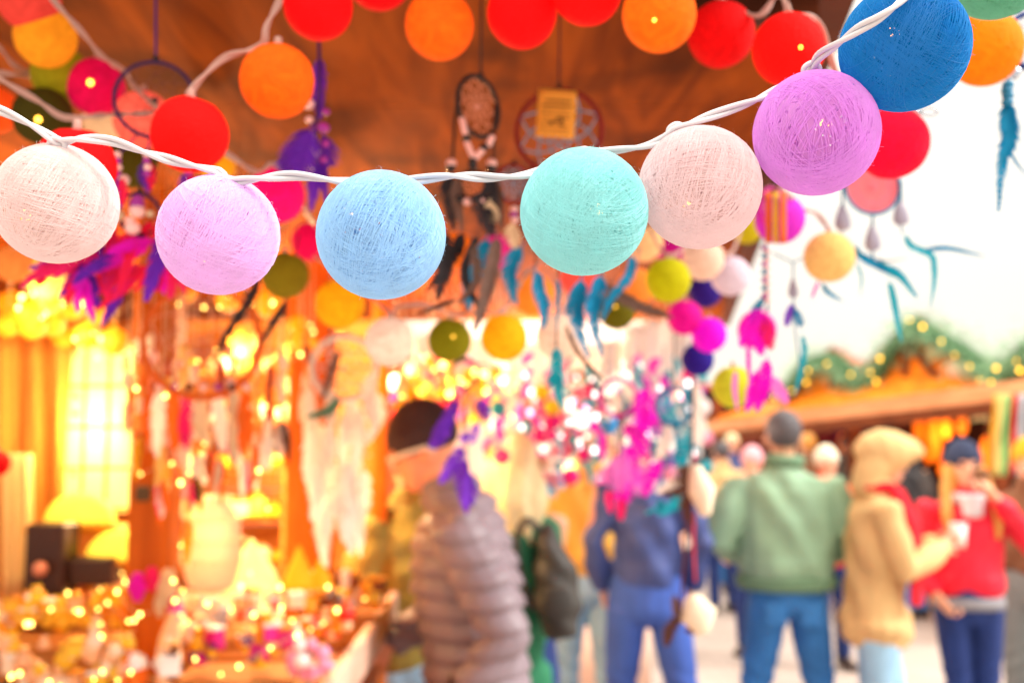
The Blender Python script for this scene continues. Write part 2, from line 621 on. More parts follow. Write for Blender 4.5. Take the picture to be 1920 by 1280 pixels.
solid(b, 'bag_body', BAG, bp, .008, 3, lambda co, no: co + no * (.005 * np.sin(co[:, 2] * 60 + co[:, 0] * 50))[:, None])
for o in bp.children:
    o.location = -bp.location
MB().tube(catmull([c + V(-.03, 0, .15), c + V(-.1, -.03, .2), c + V(-.13, -.02, .1), c + V(-.08, -.02, -.1)]), .012, 8).build('strap', BAG, bp)
MB().loft([(c + V(.01, -.085, -.1), .055, .02), (c + V(.005, -.088, -.02), .05, .02)]).build('front_pocket', BAG, bp)
person('person in a mustard yellow jacket and light blue jeans walking away', 1098, 5.1, rad(8), 1.78, jmat=MUSTARD, hem=.92, tmat=JEAN_L, hair=(BLOND, 'short'),
       feet=((-.09, .1), (.11, -.12)))
p4, H4, M4 = person('man in a navy jacket and blue trousers walking away with hands in pockets', 1210, 4.6, rad(-4), 1.78,
       arms=((V(-.24, -.06, 1.16), V(-.2, .07, .95)), (V(.24, -.06, 1.16), V(.2, .07, .95))), jmat=NAVYJ, hem=.93, wide=.82, tmat=BLUE_T,
       hair=(GREYH, 'short'), feet=((-.15, .1), (.21, -.14)), trw=1.0, quilt=False)
p5, H5, M5 = person('man in a sage green blouson and blue jeans standing with his back turned', 1468, 4.8, rad(-3), 1.77,
       arms=((V(-.325, -.05, 1.15), V(-.2, .2, 1.05)), (V(.325, -.05, 1.15), V(.2, .2, 1.05))), jmat=GREENJ, hem=.94, wide=1.2, deep=1.15, tmat=JEAN_M,
       hair=(GREYH, 'short'), feet=((-.2, 0), (.2, 0)), trw=1.05)
p6, H6, M6 = person('woman in a camel hooded parka and red scarf holding a cup in both hands', 1630, 4.65, rad(-97), 1.66, head=(0, .05, 0), hpitch=rad(8),
                    arms=((V(-.25, .1, 1.13), V(-.06, .31, 1.22)), (V(.24, .1, 1.13), V(.06, .31, 1.22))), jmat=CAMEL, hem=.74, tmat=JEAN_L,
                    hat=(CAMEL, 'hood'), hair=(GINGER, 'short'), cloth='parka', wide=.94, deep=1.0, feet=((-.1, .12), (.1, -.12)), voxel=.008)
b = MB()
b.loft([(V(-.07, .07, 1.5), .03, .04), (V(0, .12, 1.47), .03, .045), (V(.07, .07, 1.5), .03, .04), (V(.06, -.04, 1.5), .03, .04)], ref=(0, 0, 1))
b.loft([(V(.1, .1, 1.47), .05, .03), (V(.13, .16, 1.34), .055, .025), (V(.15, .165, 1.15), .052, .022), (V(.165, .15, .97), .048, .018)], ref=(.7, -.7, 0))
solid(b, 'scarf', REDK, p6, .007, 1)
k6 = 1.66 / 1.75
m6 = Matrix.Translation(p6.location) @ Matrix.Rotation(rad(-97), 4, 'Z')
cup_at('white paper cup held by the woman in the camel parka', m6 @ (V(0, .4, 1.27) * k6), WHITEC)

p7, H7, M7 = person('woman in a red jacket and navy beanie drinking from a cup', 1803, 4.95, rad(172), 1.62, head=(0, .02, -.01), hpitch=rad(-4),
                    arms=((V(-.33, .03, 1.22), V(-.1, .2, 1.47)), (V(.29, -.05, 1.14), V(.19, .1, .97))), jmat=REDJ, hem=.93, tmat=JEAN_D, hat=(NAVYK, 'beanie'),
                    hair=(GINGER, 'long'), feet=((-.04, 0), (.06, .03)), trw=.93, voxel=.008, wide=.95)
b = MB()
b.loft([(V(-.08, .04, 1.47), .03, .045), (V(0, .11, 1.45), .034, .05), (V(.08, .04, 1.47), .03, .045), (V(.05, -.06, 1.48), .03, .045)], ref=(0, 0, 1))
b.loft([(V(0, .12, 1.47), .06, .03), (V(0, .14, 1.38), .05, .025)])
solid(b, 'scarf', GREYK, p7, .007, 1)
MB().loft([(V(0, 0, .89), .186, .14), (V(0, 0, .95), .18, .134)], n=24, dome=False).build('jumper_hem', mat('mid_grey_knit', S(140, 140, 148), .9, .2, 30, .4, 120), p7, local=True)
k7 = 1.62 / 1.75
m7 = Matrix.Translation(p7.location) @ Matrix.Rotation(rad(172), 4, 'Z')
cup_at('dark brown cup held to the lips of the woman in red', m7 @ (V(-.03, .19, 1.56) * k7), BROWNJ)
person('person in a brown top and grey trousers with a mustard hat at the picture edge', 1928, 5.3, rad(140), 1.62, jmat=BROWNJ, hem=1.0, tmat=GREYC, hat=(YELK, 'beanie'), hair=(GINGER, 'short'), wide=1.05, trw=1.2)
person('distant person in a charcoal coat and light jeans between the navy and green jackets', 1338, 12.5, rad(170), 1.62, jmat=DARKJ, hem=.8, tmat=JEAN_L, hair=(GREYH, 'short'), voxel=.014, cloth='coat')
person('person in a pink hat and pale jacket just left of the green blouson man', 1408, 7.6, rad(150), 1.53, jmat=mat('pale_pink_cloth', S(225, 165, 165), .8), hem=.85, tmat=JEAN_D,
       hat=(mat('pink_white_knit', S(235, 170, 180), .9), 'beanie'), hair=(BLOND, 'short'), voxel=.012)
person('person in an orange red coat and white hat behind the green blouson man', 1548, 7.2, rad(190), 1.54, jmat=mat('orange_red_cloth', S(220, 70, 25), .8), hem=.8, tmat=JEAN_D,
       hat=(mat('cream_knit', S(235, 225, 200), .9), 'beanie'), hair=(GINGER, 'short'), voxel=.012, cloth='coat')

# small tailoring details of the nearest backs
GREEN2 = mat('dark_sage_rib', S(105, 140, 112), .9, .2, 20, .4, 120)
wb = MB()
wb.loft([(V(0, 0, .925), .186 * 1.2, .137 * 1.15), (V(0, 0, .955), .2 * 1.2, .147 * 1.15), (V(0, 0, .985), .2 * 1.2, .147 * 1.15)], n=28, dome=False)
solid(wb, 'waistband', GREEN2, p5, .009, 2)
MB().loft([(V(0, -.01, 1.5), .098, .094), (V(0, -.012, 1.545), .09, .09)], n=24, dome=False).build('collar', GREEN2, p5, local=True)
for pr, mm in ((p5, JEAN_M),):
    for s in (-1, 1):
        MB().box((s * .08, -.128, .83), (.1, .012, .11), Matrix.Rotation(-.12, 3, 'X'), .004).build('back_pocket', mm, pr, local=True)
far = [(1372, 10.5, rad(175), 1.62, 'navy coat', NAVYJ, BLOND, None), (1442, 11.5, rad(160), 1.66, 'wine coat', mat('wine_wool', S(120, 35, 45), .9), GREYH, None), (1512, 9.6, rad(20), 1.63, 'brown coat', BROWNJ, GINGER, None),
       (1588, 10.8, rad(200), 1.6, 'grey coat', GREYC, GREYH, None), (1705, 9.0, rad(30), 1.58, 'black coat', DARKJ, BLOND, None), (1352, 9.3, rad(10), 1.56, 'camel coat', CAMEL, GREYH, None), (1322, 15.0, rad(0), 1.7, 'charcoal jacket', DARKJ, GREYH, None)]
wh = ['between the navy jacket man and the green blouson man', 'hidden mostly by the green blouson man', 'right of the green blouson man', 'behind the camel hood', 'between the camel parka and the red jacket', 'beside the navy jacket man', 'at the far end of the lane']
for i, (px_, d_, r_, h_, nm, jm, hm_, ht) in enumerate(far):
    person('distant person in a %s %s' % (nm, wh[i]), px_, d_, r_, h_, jmat=jm, hem=.75, tmat=JEAN_D if i % 2 else JEAN_M, hair=(hm_, 'short'), voxel=.015, cloth='coat', group='distant walkers in the lane')
# ================================================================== COTTON BALL LIGHTS
CABLE = mat('white_pvc_cable', S(205, 205, 212), .35, .03, 30, .02, spec=.5)
CABLE_BG = mat('lamp_tinted_pvc_cable', S(190, 152, 142), .45, .05, 30, .02)  # white cable, the warm lamp tint is put into its colour
LED = mat('warm_led', S(255, 200, 90), .3, 0, 5, 0, emit=S(255, 185, 60), es=4.0)
BULB = mat('clear_bulb', S(255, 200, 110), .3, 0, 5, 0, emit=S(255, 180, 80), es=2.5)


def shell_mat(key, col, holes=.6):
    """woven cotton shell: lets the lamp through, with pin-hole gaps"""
    m = bpy.data.materials.new(key)
    m.use_nodes = True
    nt = m.node_tree
    n = nt.nodes
    L = nt.links
    n.remove(n['Principled BSDF'])
    tc = n.new('ShaderNodeTexCoord')
    nz = n.new('ShaderNodeTexNoise')
    nz.inputs['Scale'].default_value = 380
    nz.inputs['Detail'].default_value = 2
    L.new(tc.outputs['Object'], nz.inputs['Vector'])
    gt = n.new('ShaderNodeMath')
    gt.operation = 'GREATER_THAN'
    gt.inputs[1].default_value = holes
    L.new(nz.outputs['Fac'], gt.inputs[0])
    df = n.new('ShaderNodeBsdfDiffuse')
    df.inputs['Color'].default_value = col
    tr = n.new('ShaderNodeBsdfTranslucent')
    tr.inputs['Color'].default_value = col
    tp = n.new('ShaderNodeBsdfTransparent')
    m1 = n.new('ShaderNodeMixShader')
    m1.inputs[0].default_value = .45
    L.new(df.outputs[0], m1.inputs[1])
    L.new(tr.outputs[0], m1.inputs[2])
    m2 = n.new('ShaderNodeMixShader')
    L.new(gt.outputs[0], m2.inputs[0])
    L.new(m1.outputs[0], m2.inputs[1])
    L.new(tp.outputs[0], m2.inputs[2])
    L.new(m2.outputs[0], n['Material Output'].inputs['Surface'])
    return m


def thread_mat(key, col):
    m = bpy.data.materials.new(key)
    m.use_nodes = True
    nt = m.node_tree
    n = nt.nodes
    L = nt.links
    b = n['Principled BSDF']
    tc = n.new('ShaderNodeTexCoord')
    nz = n.new('ShaderNodeTexNoise')
    nz.inputs['Scale'].default_value = 90
    L.new(tc.outputs['Object'], nz.inputs['Vector'])
    mx = n.new('ShaderNodeMix')
    mx.data_type = 'RGBA'
    mx.inputs[6].default_value = [c * .88 for c in col[:3]] + [1]
    mx.inputs[7].default_value = [min(1, c * 1.06) for c in col[:3]] + [1]
    L.new(nz.outputs['Fac'], mx.inputs[0])
    L.new(mx.outputs[2], b.inputs['Base Color'])
    b.inputs['Roughness'].default_value = .9
    b.inputs['Sheen Weight'].default_value = .2
    b.inputs['Emission Color'].default_value = (col[0], col[1] * .9, col[2] * .8, 1)
    b.inputs['Emission Strength'].default_value = .12  # faint yarn glow added for bulb light coming through
    tr = n.new('ShaderNodeBsdfTranslucent')
    L.new(mx.outputs[2], tr.inputs['Color'])
    ms = n.new('ShaderNodeMixShader')
    ms.inputs[0].default_value = .4
    L.new(b.outputs[0], ms.inputs[1])
    L.new(tr.outputs[0], ms.inputs[2])
    L.new(ms.outputs[0], n['Material Output'].inputs['Surface'])
    return m


def ball_shape(r, seed, nu=48, nv=28):
    b = MB()
    b.ball((0, 0, 0), r, nu, nv)
    sd = Vector((seed * 7.3, seed * 3.1, 1.7))
    for i, p in enumerate(b.v):
        q = p.normalized()
        k = 1 + .022 * noise.noise(q * 1.3 + sd) + .006 * noise.noise(q * 4 + sd)
        if q.z > .93:
            k -= (q.z - .93) * .7
        b.v[i] = p * k
    return b


def winding(r, seed, n=440, seg=44, tr=.00015):
    """hundreds of rings of yarn wound round the ball in several passes"""
    rg = np.random.default_rng(seed)
    groups = [(lambda v: v / np.linalg.norm(v))(rg.normal(size=3)) for _ in range(7)]
    th = np.linspace(0, 2 * np.pi, seg, endpoint=False)
    VV, FF = [], []
    base = 0
    kk = np.arange(seg)
    sdv = Vector((seed * 7.3, seed * 3.1, 1.7))
    for i in range(n):
        g = groups[i * 7 // n]
        a = g + rg.normal(size=3) * .13
        a /= np.linalg.norm(a)
        c = rg.uniform(-.6, .6) * r
        u = np.cross(a, [0.3, .8, .52])
        u /= np.linalg.norm(u)
        w = np.cross(a, u)
        R = r * (1.0 + .005 * i / n) + rg.uniform(0, .00016)
        rr = math.sqrt(R * R - c * c)
        wob = 1 + .004 * np.sin(th * rg.integers(2, 6) + rg.uniform(0, 6))
        dirs = np.outer(np.cos(th), u) + np.outer(np.sin(th), w)
        pts = a * c + dirs * (rr * wob)[:, None]
        nr = pts / np.linalg.norm(pts, axis=1)[:, None]
        V3 = np.stack([pts + nr * tr * 1.2, pts + a * tr - nr * tr * .5, pts - a * tr - nr * tr * .5], 1).reshape(-1, 3)
        VV.append(V3)
        k2 = (kk + 1) % seg
        for s in range(3):
            s2 = (s + 1) % 3
            FF.append(np.stack([kk * 3 + s, kk * 3 + s2, k2 * 3 + s2, k2 * 3 + s], 1) + base)
        base += seg * 3
    # loose fuzz standing off the yarn
    for i in range(170):
        q = rg.normal(size=3)
        q /= np.linalg.norm(q)
        t = np.cross(q, rg.normal(size=3))
        t /= np.linalg.norm(t)
        l = rg.uniform(.001, .0032)
        p0 = q * r * 1.01
        p1 = p0 + q * l * .6 + t * l * .6
        p2 = p0 + q * l * .7 + t * l * 1.5
        s = np.cross(q, t) * .00005
        VV.append(np.array([p0 - s, p0 + s, p1 + s, p1 - s, p2]))
        FF.append(np.array([[base, base + 1, base + 2, base + 3]]))
        FF.append(np.array([[base + 3, base + 2, base + 4, base + 4]]))
        base += 5
    v = np.concatenate(VV)
    f = np.concatenate(FF)
    me = bpy.data.meshes.new('thread_winding')
    faces = [tuple(x) if x[2] != x[3] else tuple(x[:3]) for x in f.tolist()]
    me.from_pydata(v.tolist(), [], faces)
    me.update()
    return me


BR = .0325
W_MESH = [winding(BR * .985, 3), winding(BR * .985, 8, 700), winding(BR * .985, 21, 500)]
HERO_G = 'pastel cotton balls on the front string'
heroes = [
    # px, py, r, colour, thread variant, label, led offset (toward), power
    (105, 382, 112, S(242, 226, 226), 1, 'creamy white cotton ball light at the left end of the front string', (-.3, -.7, -.4), .05),
    (410, 440, 113, S(240, 208, 246), 0, 'pale lilac cotton ball light hanging from a loop of the white front cable', (-.1, -.5, -.6), .05),
    (715, 441, 121, S(184, 224, 252), 2, 'sky blue cotton ball light at the lowest point of the front string', (-.5, -.6, .4), .055),
    (1095, 397, 120, S(176, 234, 237), 1, 'mint green cotton ball light on the front string beside a pinkish white one', (.2, -.6, -.1), .035),
    (1312, 352, 115, S(240, 222, 226), 1, 'pinkish white cotton ball light between the mint and the orchid ones', (-.4, -.6, -.4), .05),
    (1530, 250, 116, S(230, 168, 240), 0, 'orchid purple cotton ball light touching the deep blue one', (0, -.65, 0), .035),
    (1695, 90, 118, S(22, 148, 218), 2, 'deep blue cotton ball light with the cable crossing in front of it', (-.4, -.6, .1), .03),
    (1868, -62, 96, S(130, 205, 175), 2, 'sea green cotton ball light cut off by the top edge of the picture', (0, -.5, -.5), .04),
]
for i, (px, py, r, col, wv, lab, off, pw) in enumerate(heroes):
    d = BR * F / r
    c = P(px, py, d)
    t = thing('cotton_ball_light', lab, 'string light', c, HERO_G)
    dark = tuple([min(.9, x ** 1.1 * .95) for x in col[:3]]) + (1,)
    b = ball_shape(BR * .978, i + 1)
    b.v = [p + c for p in b.v]
    b.build('shell', shell_mat('cotton_shell_%d' % i, dark), t)
    me = W_MESH[wv].copy()
    me.materials.append(thread_mat('cotton_thread_%d' % i, col))
    o = bpy.data.objects.new('thread_winding', me)
    COL.objects.link(o)
    o.parent = t
    o.rotation_euler = (rnd.uniform(-.4, .4), rnd.uniform(-.4, .4), rnd.uniform(0, 6.28)) if i else (.2, -.3, 1.0)
    lc = c + Vector(off) * BR * .8
    MB().ball(lc, .0032, 12, 8).build('bulb', BULB, t)
    lamp(t, lc, pw * 16, (1, .74, .45), .003)


def strand_pair(name, label, pts, r=.00138, hr=.0014, pitch=.034, m=CABLE, k=14, group=None, phase=0.0):
    """two insulated wires twisted together along a path"""
    path = catmull(pts, k)
    # even spacing
    out = [path[0]]
    acc = 0
    step = pitch / 12
    for a, b_ in zip(path, path[1:]):
        seg = (b_ - a).length
        while acc + seg >= step:
            t_ = (step - acc) / seg
            a = a.lerp(b_, t_)
            out.append(a)
            seg = (b_ - a).length
            acc = 0
        acc += seg
    path = out
    fr = frames(path)
    root = thing(name, label, 'cable', path[0], group)
    for s in (0, 1):
        q = []
        for i, p in enumerate(path):
            a = phase + s * math.pi + i * step / pitch * 2 * math.pi * .5 + .25 * math.sin(i * .31)
            q.append(p + fr[i][0] * (math.cos(a) * hr) + fr[i][1] * (math.sin(a) * hr))
        MB().tube(q, r, 10).build('wire', m, root)
    return root


def Q(*pts):
    return [P(*p) for p in pts]


fc = strand_pair('string_light_cable', 'white twisted cable carrying the front row of pastel cotton balls',
                 Q((-60, 190, .53), (0, 207, .53), (60, 235, .528), (103, 262, .528), (112, 268, .53), (150, 260, .527), (210, 265, .527), (270, 285, .53), (330, 303, .53), (385, 316, .528), (414, 324, .527), (422, 345, .527),
                   (440, 341, .524), (500, 333, .523), (560, 330, .523), (640, 340, .525), (715, 345, .53), (785, 337, .525), (850, 330, .522), (930, 333, .522), (1000, 325, .525), (1080, 296, .532), (1150, 283, .53), (1210, 274, .528),
                   (1250, 258, .526), (1268, 243, .524), (1320, 222, .522), (1370, 205, .523), (1420, 187, .525), (1470, 163, .53), (1512, 137, .526), (1524, 125, .52), (1535, 107, .512), (1570, 82, .498), (1610, 55, .487), (1650, 33, .482), (1690, 2, .484), (1740, -55, .49)))
for (px, py, d) in ((108, 272, .53), (416, 343, .527), (1268, 246, .526), (1521, 132, .522), (715, 340, .515), (1095, 292, .52)):
    c = P(px, py, d)
    b = MB()
    b.tube(catmull([c + V(-.0035, .001, -.004), c + V(-.004, -.001, .0008), c + V(0, -.0025, .003), c + V(.004, -.001, .0008), c + V(.003, .001, -.004)], 5), .0015, 8)
    b.build('lead_loop', CABLE, fc)

# ---- the balls behind: one shape shared, each its own lamp
RED, ORANGE, YEL = S(235, 12, 10), S(245, 105, 8), S(240, 180, 10)
mids = [
    (597, 10, 65, S(240, 10, 12), .55, 'red cotton ball light above the purple feather pendant', 0),
    (710, -44, 63, S(225, 10, 15), .5, 'dark red cotton ball light barely showing at the top edge', 0),
    (824, 48, 64, S(250, 115, 10), .6, 'orange cotton ball light above and left of the black dreamcatcher', 0),
    (979, 25, 65, S(245, 8, 8), .62, 'bright red cotton ball light between the two dreamcatcher cords', 0),
    (1100, -20, 67, S(250, 12, 8), .66, 'scarlet cotton ball light behind the cord of the red dreamcatcher', 0),
    (1236, 28, 69, S(250, 125, 10), .62, 'orange cotton ball light with a lit spot between two red ones', 1),
    (1352, 65, 62, S(215, 8, 8), .45, 'deep red cotton ball light right of the orange one', 0),
    (1478, 92, 67, S(250, 14, 6), .66, 'fire red cotton ball light just above the orchid ball', 1),
    (520, 152, 69, S(250, 112, 8), .64, 'orange cotton ball light at the corner of the pinkish cable', 0),
    (356, 252, 71, S(250, 15, 8), .66, 'red cotton ball light overlapping the purple hoop', 0),
    (53, 0, 57, S(225, 85, 55), .4, 'coral cotton ball light in the top corner over a yellow one', 0),
    (85, 70, 56, S(240, 180, 25), .5, 'yellow cotton ball light tucked under the coral one', 0),
    (113, 140, 53, S(150, 138, 15), .3, 'olive cotton ball light below the yellow one', 0),
    (180, 164, 53, S(215, 8, 70), .5, 'crimson cotton ball light with a bright lit spot beside the purple hoop', 2),
    (80, 218, 54, S(70, 62, 10), .12, 'dark olive cotton ball light with a golden lit spot', 2),
    (142, 312, 73, S(220, 8, 12), .5, 'red cotton ball light peeping over the creamy white ball', 0),
    (-12, 205, 44, S(250, 100, 20), .6, 'orange cotton ball light cut by the left edge', 0),
    (268, 225, 54, S(255, 120, 75), .7, 'glowing coral cotton ball light seen through the purple hoop', 0),
    (196, 228, 40, S(235, 190, 140), .45, 'peach cotton ball light under the crimson one', 0),
    (245, 305, 48, S(85, 75, 8), .14, 'dark olive cotton ball light below the purple hoop', 0),
    (408, 310, 33, S(245, 195, 20), .6, 'small yellow cotton ball light below the red one by the cable', 0),
    (360, 400, 52, S(225, 150, 15), .4, 'amber cotton ball light half hidden by the lilac ball', 0),
    (518, 366, 53, S(250, 8, 100), .55, 'hot pink cotton ball light between the lilac and sky blue balls', 0),
    (582, 453, 36, S(240, 10, 75), .5, 'raspberry cotton ball light peeping out left of the sky blue ball', 0),
    (535, 516, 44, S(135, 115, 15), .25, 'olive cotton ball light under the right side of the lilac ball', 0),
    (637, 570, 46, S(245, 195, 10), .62, 'yellow cotton ball light under the left side of the sky blue ball', 0),
    (730, 640, 46, S(240, 205, 180), .55, 'pale peach cotton ball light hanging from a pink cable', 0),
    (843, 637, 41, S(130, 125, 10), .25, 'olive cotton ball light with a dark feather across it', 1),
    (945, 633, 44, S(245, 200, 12), .62, 'yellow cotton ball light right of the olive one', 0),
    (1156, 582, 36, S(105, 98, 10), .2, 'dark olive cotton ball light under the mint ball', 1),
    (1253, 525, 42, S(190, 185, 12), .4, 'lime cotton ball light below the pinkish white ball', 0),
    (1284, 595, 33, S(215, 10, 135), .5, 'magenta cotton ball light under the lime one', 0),
    (1322, 546, 31, S(50, 28, 130), .2, 'indigo cotton ball light touching the white lilac one', 0),
    (1330, 628, 33, S(220, 10, 200), .55, 'violet pink cotton ball light above the navy one', 0),
    (1308, 674, 31, S(45, 25, 135), .2, 'navy cotton ball light hanging lowest in the purple bunch', 0),
    (1370, 517, 37, S(220, 200, 215), .35, 'white lilac cotton ball light against the sky', 0),
    (1318, 487, 39, S(240, 200, 175), .4, 'peach white cotton ball light behind the white lilac one', 0),
    (1375, 725, 39, S(195, 190, 45), .4, 'lime green cotton ball light in front of the chalet garland', 0),
    (1555, 482, 47, S(235, 185, 110), .38, 'tan cotton ball light hanging alone against the sky', 0),
    (1673, 268, 67, S(235, 8, 50), .5, 'crimson pink cotton ball light below the deep blue ball', 0),
    (1846, 92, 69, S(240, 155, 8), .45, 'amber orange cotton ball light between the deep blue ball and the blue hoop', 0),
    (1462, 410, 47, S(205, 45, 190), .42, 'violet cotton ball light with orange tape across it', 0),
    (1420, 618, 36, S(215, 30, 150), .5, 'magenta cotton ball light among the magenta feathers', 0),
    (858, 468, 33, S(245, 140, 15), .6, 'orange cotton ball light right of the sky blue ball', 0),
    (1000, 552, 40, S(245, 165, 40), .6, 'light orange cotton ball light behind the teal feathers', 0),
    (1050, 630, 44, S(250, 205, 175), .55, 'pale salmon cotton ball light behind the long teal feather', 0),
    (1085, 520, 36, S(240, 105, 70), .55, 'salmon red cotton ball light below the mint ball', 0),
    (1207, 455, 36, S(245, 190, 130), .5, 'peach cotton ball light between the mint and pinkish white balls', 0),
    (1262, 465, 34, S(190, 15, 130), .4, 'plum cotton ball light under the pinkish white ball', 0),
    (1192, 538, 36, S(245, 165, 50), .55, 'apricot cotton ball light left of the lime one', 0),
    (1400, 428, 29, S(190, 170, 20), .45, 'mustard cotton ball light right of the pinkish white ball', 0),
    (930, 472, 33, S(225, 45, 130), .5, 'rose pink cotton ball light between the teal feathers', 0),
    (25, 495, 34, S(245, 170, 60), .6, 'amber cotton ball light below the creamy white ball', 0),
    (-8, 868, 26, S(200, 10, 15), .4, 'small red cotton ball light at the left edge beside the curtain', 0),
]
SHAPES = []
for s in range(4):
    SHAPES.append(ball_shape(BR, s + 20, 40, 24).mesh('shell'))
BG_G = 'cotton balls on the strings behind'
ball_pos = {}
for i, (px, py, r, col, es, lab, led) in enumerate(mids):
    if col[0] > .55 and col[2] < .12:
        col = (col[0], col[1] * .62, col[2], 1)
    d = BR * F / r
    c = P(px, py, d)
    ball_pos[i] = c
    t = thing('cotton_ball_light', lab, 'string light', c, BG_G)
    me = SHAPES[i % 4].copy()
    me.materials.append(mat('cotton_ball_%d' % i, tuple(x * .8 for x in col[:3]) + (1,), .85, .14, 26, .35, 260, emit=col, es=es * .43, spec=.15, weave=True))
    o = bpy.data.objects.new('shell', me)
    COL.objects.link(o)
    o.parent = t
    o.rotation_euler = (rnd.uniform(-.3, .3), rnd.uniform(-.3, .3), rnd.uniform(0, 6.28))
    if led:
        dv = (CAM - c).normalized()
        q = (dv + Vector((rnd.uniform(-.35, .35), 0, rnd.uniform(-.2, .3)))).normalized()
        MB().ball(c + q * BR * .985, .0015 if led == 1 else .0034, 10, 6).build('bulb', LED, t)
    b = MB()
    b.loft([(c + V(0, 0, BR * .95), .004, .004), (c + V(0, 0, BR * 1.18), .0035, .0035)], n=8)
    b.build('socket', CABLE_BG, t)

BGC = 'cables of the strings behind'


def bgcable(label, pts, m=CABLE_BG):
    strand_pair('string_light_cable', label, pts, r=.0016, hr=.0016, pitch=.04, m=m, group=BGC, k=10)


def top(i):
    return ball_pos[i] + V(0, 0, BR * 1.12)


bgcable('pinkish twisted cable rising past the orange ball to the top edge',
        [P(352, 178, .87), P(385, 140, .88), P(425, 107, .88), P(490, 86, .88), P(500, 50, .88), P(525, 0, .9), P(545, -60, .9), top(0) + V(0, 0, .02), top(1), top(2), top(3), top(4), top(5)])
bgcable('pinkish twisted cable linking the red balls at the right of the canopy',
        [top(5), P(1300, -40, .9), top(6), P(1420, 30, .95), P(1460, -10, .95), P(1485, 25, .9), P(1525, 35, .9), P(1550, 75, .92), P(1566, 132, .92), P(1600, 180, .92), top(39), P(1760, 60, .9), top(40), P(1900, -20, .9)])
bgcable('pinkish twisted cable from the coral ball down behind the purple hoop',
        [P(60, -60, 1.0), P(100, 0, 1.0), P(135, 40, 1.0), P(165, 75, 1.02), P(193, 108, 1.05), P(235, 135, 1.1), P(255, 165, 1.1), P(330, 230, 1.05), P(420, 285, 1.05), P(480, 322, 1.1), P(520, 312, 1.1), P(575, 400, 1.3), P(590, 420, 1.5)])
bgcable('pinkish twisted cable sagging from the left edge above the creamy ball',
        [P(-60, 110, .95), P(0, 148, .95), P(75, 192, .97), P(120, 220, .98), P(180, 218, 1.0), P(225, 215, 1.05), P(290, 212, 1.1)])
bgcable('grey pink cable loop in the dark corner at the left edge',
        [P(-40, 60, 1.15), P(0, 90, 1.15), P(30, 125, 1.15), P(60, 138, 1.18), P(30, 140, 1.15), P(-40, 130, 1.15)])
bgcable('pale pink cable above the peach and olive balls',
        [P(590, 480, 1.5), P(640, 512, 1.35), P(700, 560, 1.35), P(738, 590, 1.33), P(745, 575, 1.33), P(800, 572, 1.35), P(850, 590, 1.4), P(900, 585, 1.38), P(945, 580, 1.38), P(1000, 500, 1.5), P(1085, 475, 1.65), P(1150, 540, 1.7)])
bgcable('pale pink cable among the purple bunch against the sky',
        [P(1192, 498, 1.65), P(1210, 420, 1.65), P(1253, 480, 1.45), P(1320, 440, 1.55), P(1370, 476, 1.62), P(1400, 395, 2.0), P(1450, 350, 1.3), P(1500, 390, 1.3), P(1530, 400, 1.3), P(1555, 430, 1.3)])
# ================================================================== FEATHERS AND DREAMCATCHERS
TEAL = mat('teal_feather', S(0, 140, 190), .75, .3, 40, .2, trans=.3)
AQUA = mat('aqua_feather', S(15, 170, 195), .75, .25, 40, .2, trans=.35)
PURP = mat('purple_feather', S(105, 30, 190), .75, .3, 40, .2, trans=.3)
VIOL = mat('violet_feather', S(125, 55, 215), .75, .2, 40, .2, trans=.35)
MAG = mat('magenta_feather', S(236, 4, 215), .75, .2, 40, .2, trans=.4)
PINK = mat('pink_feather', S(240, 30, 120), .75, .2, 40, .2, trans=.4)
CRIM = mat('crimson_feather', S(245, 15, 80), .75, .25, 40, .2, trans=.35)
LPINK = mat('rose_feather', S(250, 140, 235), .75, .15, 40, .2, trans=.4)
WHITEF = mat('white_feather', S(250, 246, 240), .75, .04, 40, .1, trans=.5)
CREAM = mat('cream_feather', S(225, 200, 165), .75, .15, 40, .2, trans=.25)
BROWNF = mat('brown_feather', S(95, 60, 40), .75, .3, 40, .2, trans=.15)
GREYF = mat('grey_brown_feather', S(110, 85, 75), .75, .3, 40, .2, trans=.15)
BLACKF = mat('black_feather', S(30, 24, 30), .7, .3, 40, .2)
GREENF = mat('green_feather', S(90, 140, 115), .75, .2, 40, .2, trans=.3)
YELF = mat('yellow_feather', S(240, 190, 40), .75, .2, 40, .2, trans=.35)
ORAF = mat('orange_feather', S(235, 110, 25), .75, .2, 40, .2, trans=.35)
CORD = mat('dark_cord', S(58, 34, 26), .8)
TCORD = mat('teal_cord', S(20, 100, 140), .8)
RCORD = mat('brown_red_cord', S(95, 35, 25), .8)
PCORD = mat('purple_cord', S(70, 25, 100), .8)
HBLACK = mat('black_leather_wrap', S(34, 22, 24), .6, .3, 60, .6, 250)
HRED = mat('maroon_suede_wrap', S(135, 22, 22), .8, .25, 60, .5, 250)
HPURP = mat('dark_purple_wrap', S(52, 16, 70), .7, .3, 60, .5, 250)
HBLUE = mat('navy_blue_wrap', S(28, 55, 125), .7, .3, 60, .5, 250)
HTEAL = mat('teal_wrap', S(10, 120, 165), .7, .3, 60, .5, 250)
HORA = mat('orange_wrap', S(225, 100, 20), .7, .2, 60, .4, 250)
HWHITE = mat('white_wrap', S(230, 225, 215), .8, .1)
HMAG = mat('magenta_wrap', S(205, 20, 150), .8, .2)
NETB = mat('light_blue_thread', S(135, 160, 190), .8, .1)
NETP = mat('peach_thread', S(225, 150, 115), .7, .1)
NETW = mat('white_thread', S(225, 220, 215), .8, .05)
NETD = mat('dusk_purple_thread', S(110, 60, 60), .8, .1)
BPINK = mat('pink_bead', S(245, 195, 190), .3, .1, 60, 0)
BBLACK = mat('black_bead', S(28, 22, 26), .25, .1, 60, 0)
